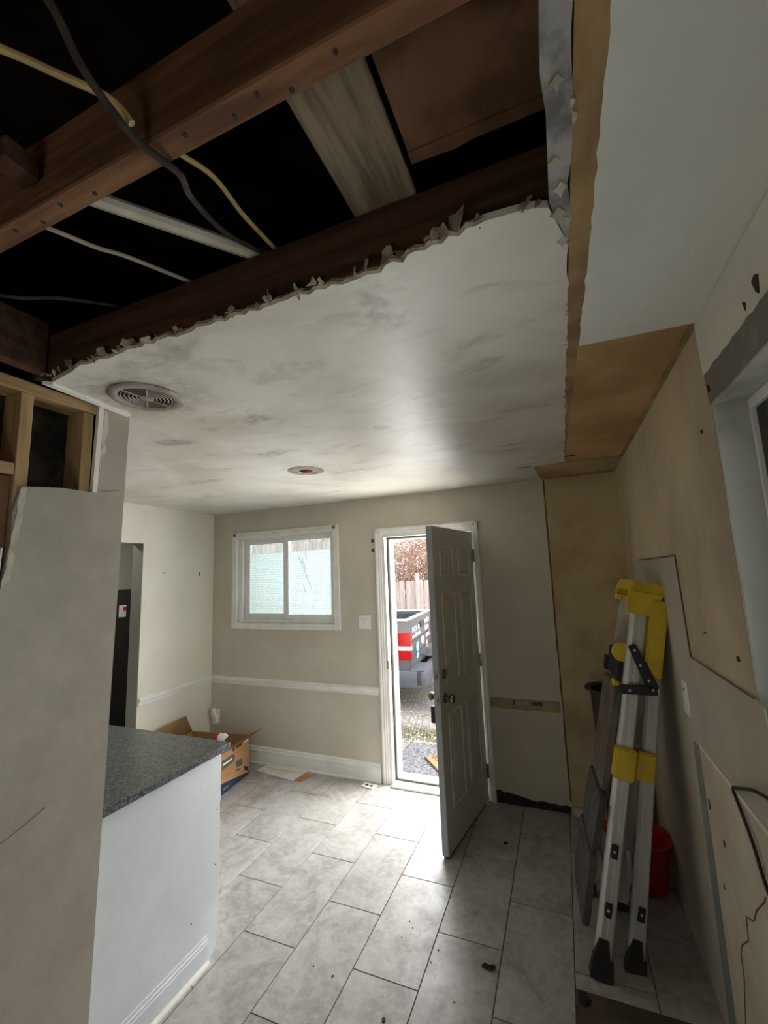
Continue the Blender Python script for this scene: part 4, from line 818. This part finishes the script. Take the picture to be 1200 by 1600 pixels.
for (x, y, s) in ((2.556, -1.277, .005), (2.552, -1.379, .004), (2.23, -1.656, .005), (2.335, -1.667, .006), (2.735, -1.388, .006), (2.618, -1.764, .010), (2.583, -1.309, .004), (1.174, -.675, .006), (2.72, -1.46, .005), (2.86, -1.6, .004)):
    crumb(x, y, s, 'mark', 'tiny dark crumb on the grey floor tiles', 'debris_crumb', 'crumbs scattered on the floor')
tag(crumb(2.932, -.485, .018, 'mark', '', 'dark_scuff_crumb', None, .15), 'flat dark scrap on the shaded tiles behind the door', 'debris')
tag(crumb(3.345, -1.41, .03, 'black', '', 'black_scrap', None, .3), 'black scrap at the corner of the bare subfloor patch', 'debris')

# ------------------------------------------------------------------ side window in the right wall
bm = B(); JX = W+.075
def yring(bm, a, b, x0, x1, bev=.002):
    (y0, y1, z0, z1), (Y0_, Y1_, Z0_, Z1_) = a, b
    box(bm, (x0, y0, z0), (x1, Y0_, z1), bev, seg=1); box(bm, (x0, Y1_, z0), (x1, y1, z1), bev, seg=1)
    box(bm, (x0, Y0_, z0), (x1, Y1_, Z0_), bev, seg=1); box(bm, (x0, Y0_, Z1_), (x1, Y1_, z1), bev, seg=1)
yring(bm, (RY0, RY1, RZ0, RZ1), (RY0+.015, RY1-.012, RZ0+.015, RZ1-.012), W+.001, W+.155); w2 = struct('window_2', bm, 'windowgrey')
bm = B(); yring(bm, (RY0+.015, RY1-.012, RZ0+.015, RZ1-.012), (RY0+.035, RY1-.022, RZ0+.04, RZ1-.04), JX, JX+.05); obj('frame', bm, 'vinylframe', w2)
bm = B(); yring(bm, (RY0+.035, RY1-.022, RZ0+.04, RZ1-.04), (RY0+.09, RY1-.075, RZ0+.09, RZ1-.09), JX+.012, JX+.045); sh = obj('sash', bm, 'darksash', w2)
bm = B(); box(bm, (JX+.026, RY0+.09, RZ0+.09), (JX+.030, RY1-.075, RZ1-.09)); obj('pane', bm, 'glass', sh)
bm = B(); box(bm, (W+.10, RY0+.3, RZ0), (W+.155, RY0+.33, RZ1-.05)); obj('mullion', bm, 'darksash', w2)

# ------------------------------------------------------------------ outside: ground, pad, mat, truck, fence, shrubs
def gz(x, y):
    s = min(max((y-1.25)/2.1, 0), 1); s = s*s*(3-2*s); return -.155-.27*s
bm = B(); nx, ny = 60, 60; V = {}
for i in range(nx+1):
    for j in range(ny+1):
        x = -9+17*i/nx; y = .14+15*(j/ny)**1.6; V[i, j] = bm.verts.new((x, y, gz(x, y)+.012*noise.noise((x*3, y*3, 0))))
for i in range(nx):
    for j in range(ny): bm.faces.new((V[i, j], V[i+1, j], V[i+1, j+1], V[i, j+1]))
N = NT('gravel_ground'); v = N.pos(); a = N.ramp(N.noise(v, 45, 6, .75), .35, .65)
c = N.mix(a, srgb(166, 158, 153), srgb(92, 86, 84)); g = N.ramp(N.noise(v, 1.6, 4, .6), .52, .62); N.color(N.mix(N.math('MULTIPLY', g, .55), c, srgb(140, 134, 92))); N.bump(N.noise(v, 60, 4), .8, .02); M['ground'] = N.done(.95, 0, .2)
struct('ground_gravel', bm, 'ground', sm=True, ang=60)
bm = B(); r2 = random.Random(11)
def scatter(bm, n, fn):
    t = bmesh.new()
    for _ in range(n): fn(t)
    return merge(bm, t)
def peb(t):
    x = r2.uniform(-.3, 3.2); y = 1.25+5*r2.random()**2; s = r2.uniform(.008, .022); z = gz(x, y)+.006
    o = [t.verts.new((x+s*r2.uniform(.6, 1.2)*a, y+s*r2.uniform(.6, 1.2)*b, z+s*.6*c)) for a, b, c in ((1, 0, 0), (0, 1, 0), (-1, 0, 0), (0, -1, 0), (0, 0, 1))]
    for k in range(4): t.faces.new((o[k], o[(k+1) % 4], o[4]))
scatter(bm, 5200, peb); st = obj('gravel_pebbles', bm, 'pebble', kind='stuff'); tag(st, 'pale loose pebbles on the driveway outside', 'gravel')
bm = B()
def blade(t):
    x = r2.uniform(.9, 2.6); y = r2.gauss(1.55, .22)
    if y < 1.26: y = 1.26+r2.random()*.4
    s = r2.uniform(.02, .05); an = r2.uniform(0, 6.28); z = gz(x, y)
    p = Vector((math.cos(an), math.sin(an), 0)); q = Vector((x, y, z)); l = Vector((r2.uniform(-.02, .02), r2.uniform(-.02, .02), s))
    t.faces.new([t.verts.new(q+p*.003), t.verts.new(q-p*.003), t.verts.new(q+l)])
scatter(bm, 4200, blade); st = obj('grass_tufts', bm, 'grass', kind='stuff'); tag(st, 'thin patchy grass along the edge of the concrete pad', 'grass')
bm = B(); box(bm, (1.70, .17, -.28), (3.4, 1.215, -.118), .008, seg=1); pad = struct('door_pad', bm, 'concrete')
bm = B(); box(bm, (1.695, 1.205, -.28), (3.4, 1.235, -.116), .005, seg=1); obj('pad_edge', bm, 'scar', pad)
cm = thing('coir_doormat', (2.35, .9, -.118), 'orange coir doormat with dark swirl on the concrete pad', 'doormat')
MMx = axes((1.985, .845, -.117), Vector((.63, -.776, 0)), Vector((.776, .63, 0)), (0, 0, 1))
bm = B(); prism(bm, [(0, 0), (.45, 0), (.45, .48), (0, .48)], .016, MMx, .003); obj('mat_body', bm, 'coir', cm)
sw = [(.05+.03*math.cos(a)*(1-a/14), .08+.04*math.sin(a)*(1-a/14)) for a in [k*.5 for k in range(16)]]
bm = B(); tube(bm, [MMx @ Vector((x, y, .017)) for x, y in sw], .0055, 6); tube(bm, [MMx @ Vector(p) for p in ((.08, .08, .017), (.12, .06, .017), (.16, .09, .017), (.16, .14, .017), (.12, .14, .017), (.13, .10, .017), (.20, .07, .017), (.28, .10, .017))], .0055, 6); obj('swirl_print', bm, 'coirdark', cm)
bm = B(); tube(bm, [MMx @ Vector(p) for p in ((.001, -.004, .008), (.449, -.004, .008))], .006, 6); obj('binding_edge', bm, 'coirdark', cm)

# pickup truck: local x = rearwards, y = away from the house, z up from the ground
tr_ang = math.radians(5.0); TG = -.425
TK = Matrix.Translation((1.05, 3.2, TG)) @ Matrix.Rotation(tr_ang, 4, 'Z')
trk = thing('pickup_truck', (0, 4.1, TG), 'dark grey pickup truck parked outside the open door, rear towards the right', 'truck')
def tp(nm, boxes, m, parent=trk, bev=.01, sm=False):
    bm = B()
    for lo, hi in boxes: box(bm, lo, hi, bev, TK)
    return obj(nm, bm, m, parent, sm=sm)
TWd = 1.78
tp('bed_side', [((-2.0, 0, .58), (-.02, .07, 1.37))], 'truck', bev=.03, sm=True); tp('bed_side', [((-2.0, TWd-.07, .58), (-.02, TWd, 1.37))], 'truck', bev=.03, sm=True)
tp('bed_floor', [((-2.0, .06, .72), (-.05, TWd-.06, .80))], 'truckdark'); tp('bed_front', [((-2.06, 0, .58), (-2.0, TWd, 1.40))], 'truckdark')
tp('inner_liner', [((-1.98, .07, .8), (-.08, .085, 1.33))], 'truckdark', bev=0); tp('inner_liner', [((-1.98, TWd-.085, .8), (-.08, TWd-.07, 1.33))], 'truckdark', bev=0)
tg = tp('tailgate', [((-.07, .03, .60), (-.005, TWd-.03, 1.385))], 'truck', bev=.012, sm=True)
tp('crease', [((-.004, .12, 1.02), (.006, TWd-.12, 1.03))], 'truckdark', tg, 0); tp('lower_crease', [((-.006, .05, .80), (.008, TWd-.05, .815))], 'truckdark', tg, 0)
tp('handle', [((-.006, TWd/2-.14, 1.18), (.02, TWd/2+.14, 1.28))], 'truckdark', tg, .015)
tp('rail_cap', [((-2.0, -.012, 1.365), (-.02, .085, 1.40))], 'chrome', bev=.012); tp('rail_cap', [((-2.0, TWd-.085, 1.365), (-.02, TWd+.012, 1.40))], 'chrome', bev=.012); tp('tailgate_cap', [((-.085, .0, 1.38), (.01, TWd, 1.405))], 'chrome', bev=.01)
for y0, y1 in ((-.012, .06), (TWd-.06, TWd+.012)):
    lens = tp('tail_light', [((-.27, y0, .75), (.012, y1, 1.185))], 'lens_red', bev=.02, sm=True)
    yy0, yy1 = (y0-.003, y1) if y0 < 0 else (y0, y1+.003)
    tp('clear_band', [((-.272, yy0, .905), (.015, yy1, .975))], 'lens_white', lens, .006)
bp = tp('bumper', [((.06, -.05, .35), (.24, .56, .60)), ((-.30, -.05, .33), (.20, .06, .60))], 'bumper', bev=.035, sm=True)
bq = tp('bumper', [((.06, TWd-.56, .35), (.24, TWd+.05, .60)), ((-.30, TWd-.06, .33), (.20, TWd+.05, .60))], 'bumper', bev=.035, sm=True)
tp('step_pad', [((-.02, -.03, .595), (.22, .58, .615))], 'bumper', bp, .008); tp('step_pad', [((-.02, TWd-.58, .595), (.22, TWd+.03, .615))], 'bumper', bq, .008)
tp('plate_recess', [((.05, .55, .40), (.16, TWd-.55, .56))], 'bumper', bp, .01); tp('hitch', [((.02, TWd/2-.05, .36), (.30, TWd/2+.05, .44))], 'black', bp, .01)
bm = B(); lathe(bm, [(.028, .44), (.03, .47), (.02, .50)], 12, TK @ Matrix.Translation((.26, TWd/2, 0))); obj('hitch_ball', bm, 'chrome', bp, sm=True)
cabb = tp('cab', [((-3.6, .02, .50), (-2.1, TWd-.02, 1.42)), ((-3.35, .12, 1.42), (-2.2, TWd-.12, 1.90))], 'truck', bev=.06, sm=True)
tp('rear_window', [((-2.21, .30, 1.47), (-2.185, TWd-.30, 1.82))], 'glassdark', cabb, .01); tp('side_window', [((-3.2, .105, 1.48), (-2.35, .125, 1.82))], 'glassdark', cabb, .005)
tp('hood', [((-5.1, .05, .50), (-3.55, TWd-.05, 1.28))], 'truck', bev=.08, sm=True)
for x in (-1.0, -4.4):
    for y in (.04, TWd-.30):
        bm = B(); lathe(bm, [(.22, 0), (.36, .01), (.385, .05), (.385, .21), (.36, .25), (.22, .26)], 28, TK @ axes((x, y, .387), (1, 0, 0), (0, 0, 1), (0, -1, 0)) @ Matrix.Translation((0, 0, -.26))); wh = obj('wheel', bm, 'black', trk, sm=True)
        bm = B(); lathe(bm, [(.20, -.01), (.21, .0), (.05, .03)], 20, TK @ axes((x, y, .387), (1, 0, 0), (0, 0, 1), (0, -1, 0))); obj('hub', bm, 'chrome', wh, sm=True)
tp('wheel_arch', [((-1.45, -.008, .60), (-.55, .02, .70))], 'truckdark', bev=.01)
tp('frame_rail', [((-5.0, .35, .42), (-.05, .5, .58))], 'black', bev=.01); tp('frame_rail', [((-5.0, TWd-.5, .42), (-.05, TWd-.35, .58))], 'black', bev=.01)
tp('exhaust', [((-.3, .62, .36), (.12, .70, .43))], 'chrome', bev=.02)
def tdecal(s, y, z, size, m='decal'):
    bm = B(); text(bm, s, size, TK @ axes((.002, y, z), (0, 1, 0), (0, 0, 1), (1, 0, 0)), .002); return obj('vinyl_lettering', bm, m, tg)
tdecal('811-59-10', .14, 1.16, .135)
def strokes(y0, y1, z, h, seed):      # lettering too blurred to read: uneven upright strokes
    r = random.Random(seed); bm = B(); y = y0
    while y < y1:
        w = r.uniform(.018, .045); hh = h*r.choice((.65, .7, 1.0)); box(bm, (.001, y, z), (.005, y+w, z+hh), 0, TK); y += w+r.uniform(.006, .014)
    o = obj('vinyl_lettering', bm, 'decal', tg); o['kind'] = 'stuff'
strokes(.14, .72, 1.075, .06, 1); strokes(1.12, 1.50, 1.21, .10, 2); strokes(1.12, 1.46, 1.08, .10, 3); strokes(1.16, 1.46, .95, .10, 4)
bm = B(); prism(bm, [(.36, .72), (.44, .70), (.56, .74), (.58, .86), (.55, .97), (.42, .97), (.38, .90), (.40, .82)], .004, TK @ axes((.0, 0, 0), (0, 1, 0), (0, 0, 1), (1, 0, 0))); obj('teal_decal', bm, 'decalblue', tg)
bm = B(); prism(bm, [(.89+.11*math.cos(a), .95+.075*math.sin(a)) for a in [k*math.pi/9 for k in range(18)]], .004, TK @ axes((.0, 0, 0), (0, 1, 0), (0, 0, 1), (1, 0, 0))); obj('oval_badge', bm, 'decal', tg)
bm = B(); prism(bm, [(1.24+.06*math.cos(a), .83+.06*math.sin(a)) for a in [k*math.pi/9 for k in range(18)]], .004, TK @ axes((.0, 0, 0), (0, 1, 0), (0, 0, 1), (1, 0, 0))); obj('round_decal', bm, 'decal', tg)
# fence
FY = 8.0; fz = gz(0, FY)
fn = thing('board_fence', (.5, FY, fz), 'bleached wooden board fence behind the pickup truck', 'fence')
FT = 1.53
bm = B(); prism(bm, [(-.078, 0), (.078, 0), (.078, FT-fz-.04), (.055, FT-fz), (-.055, FT-fz), (-.078, FT-fz-.04)], .02, axes((0, FY, fz), (1, 0, 0), (0, 0, 1), (0, -1, 0))); b0 = obj('fence_board', bm, 'fence', fn)
rf = random.Random(3); k = 0; b0.location = Vector((-5.0, 0, 0)) + Vector((0, 0, 0)) - Vector((.5, 0, 0)); xx = -5.0
while xx < 5.5:
    xx += .175
    o = share(b0, 'fence_board', fn, (xx, FY-.01+rf.uniform(-.004, .004), fz-rf.uniform(0, .05))); o.rotation_euler = (0, rf.uniform(-.008, .008), 0)
for z in (.25, 1.0, 1.55):
    bm = B(); box(bm, (-5.1, FY+.0, fz+z), (5.6, FY+.04, fz+z+.09)); obj('fence_rail', bm, 'fence', fn)
for x in (-2.3, -.33, 2.1, 4.5):
    bm = B(); box(bm, (x-.05, FY-.125, fz-.02), (x+.05, FY-.025, FT+.17), .01); obj('fence_post', bm, 'fence', fn)
# bare shrubs behind the fence
def hedge(spots, hgt, n, seed, label):
    r = random.Random(seed); cx, cy = -.3, 10.3; z0 = gz(cx, cy); t = thing('bare_hedge', (cx, cy, z0), label, 'hedge', None)
    b1, b2, b3 = bmesh.new(), bmesh.new(), bmesh.new()
    def lim(bm_, p, d, L, rad, k):
        pts = [p]
        for i in range(k):
            d = (d+Vector((r.uniform(-.35, .35), r.uniform(-.35, .35), r.uniform(-.25, .25)))).normalized(); pts.append(pts[-1]+d*L/k)
        q = []; n_ = 4
        for i, pp in enumerate(pts):
            dd = (pts[min(i+1, k)]-pts[max(i-1, 0)]).normalized(); s = dd.cross(Vector((.3, .2, .93))); s = s.normalized() if s.length > .01 else Vector((1, 0, 0)); w = s.cross(dd); rr = rad*(1-.6*i/k)
            q.append([bm_.verts.new(pp+rr*(s*math.cos(a)+w*math.sin(a))) for a in (0, 2.09, 4.19)])
        for a, b in zip(q, q[1:]):
            for i in range(3): bm_.faces.new((a[i], a[(i+1) % 3], b[(i+1) % 3], b[i]))
        return pts, d
    for cx, cy in [c_ for c_ in spots for _ in range(n)]:
        p = Vector((cx+r.gauss(0, .35), cy+r.gauss(0, .25), z0)); an = r.uniform(0, 6.28); d = Vector((math.cos(an)*.45, math.sin(an)*.3, 1)).normalized()
        pts, d2 = lim(b1, p, d, hgt*r.uniform(.7, 1), .024, 6)
        for _ in range(11):
            i = r.randint(1, 6); an = r.uniform(0, 6.28); pt2, _d = lim(b2, pts[i], Vector((math.cos(an), math.sin(an)*.6, r.uniform(-.3, .7))).normalized(), r.uniform(.5, 1.1), .011, 4)
            for _ in range(7):
                q = r.choice(pt2)+Vector((r.gauss(0, .12), r.gauss(0, .1), r.gauss(0, .12))); e1 = Vector((r.uniform(-1, 1), r.uniform(-1, 1), r.uniform(-1, 1))).normalized()*r.uniform(.02, .05); e2 = e1.cross(Vector((r.uniform(-1, 1), r.uniform(-1, 1), .4))).normalized()*.022
                b3.faces.new([b3.verts.new(q-e1), b3.verts.new(q+e2), b3.verts.new(q+e1), b3.verts.new(q-e2)])
    obj('branches', b1, 'twig', t); obj('twigs', b2, 'twig', t); o = obj('dry_leaves', b3, 'leafred', t); o['kind'] = 'stuff'
hedge([(-1.6, 9.9), (-.7, 10.2), (.2, 9.9), (1.1, 10.3), (-1.2, 11.0), (0, 11.2)], 4.6, 34, 1, 'tangled bare hedge with russet twigs behind the board fence')
# pale board outbuilding seen over the frosted film
shd = thing('board_outbuilding', (-4.2, 5.2, gz(0, 5)), 'pale board outbuilding seen through the clear strip of the window', 'building')
z0 = gz(0, 5)
bm = B(); box(bm, (-7.5, 5.22, z0), (-1.5, 6.5, 3.4)); obj('wall', bm, 'shed', shd)
bm = B(); box(bm, (-7.45, 5.19, z0), (-7.27, 5.22, 2.7)); b0 = obj('siding_board', bm, 'shed', shd); k = 0; xx = -7.36
while xx < -1.75:
    xx += .192; share(b0, 'siding_board', shd, (xx, 5.205, z0))
bm = B(); box(bm, (-3.9, 5.15, 2.18), (-1.45, 5.20, 2.52)); obj('fascia_beam', bm, 'shed', shd)
bm = B(); prism(bm, [(4.95, 3.35), (6.8, 3.9), (6.8, 4.0), (4.95, 3.45)], 6.4, axes((-7.7, 0, 0), (0, 1, 0), (0, 0, 1), (1, 0, 0))); obj('roof', bm, 'shed', shd)
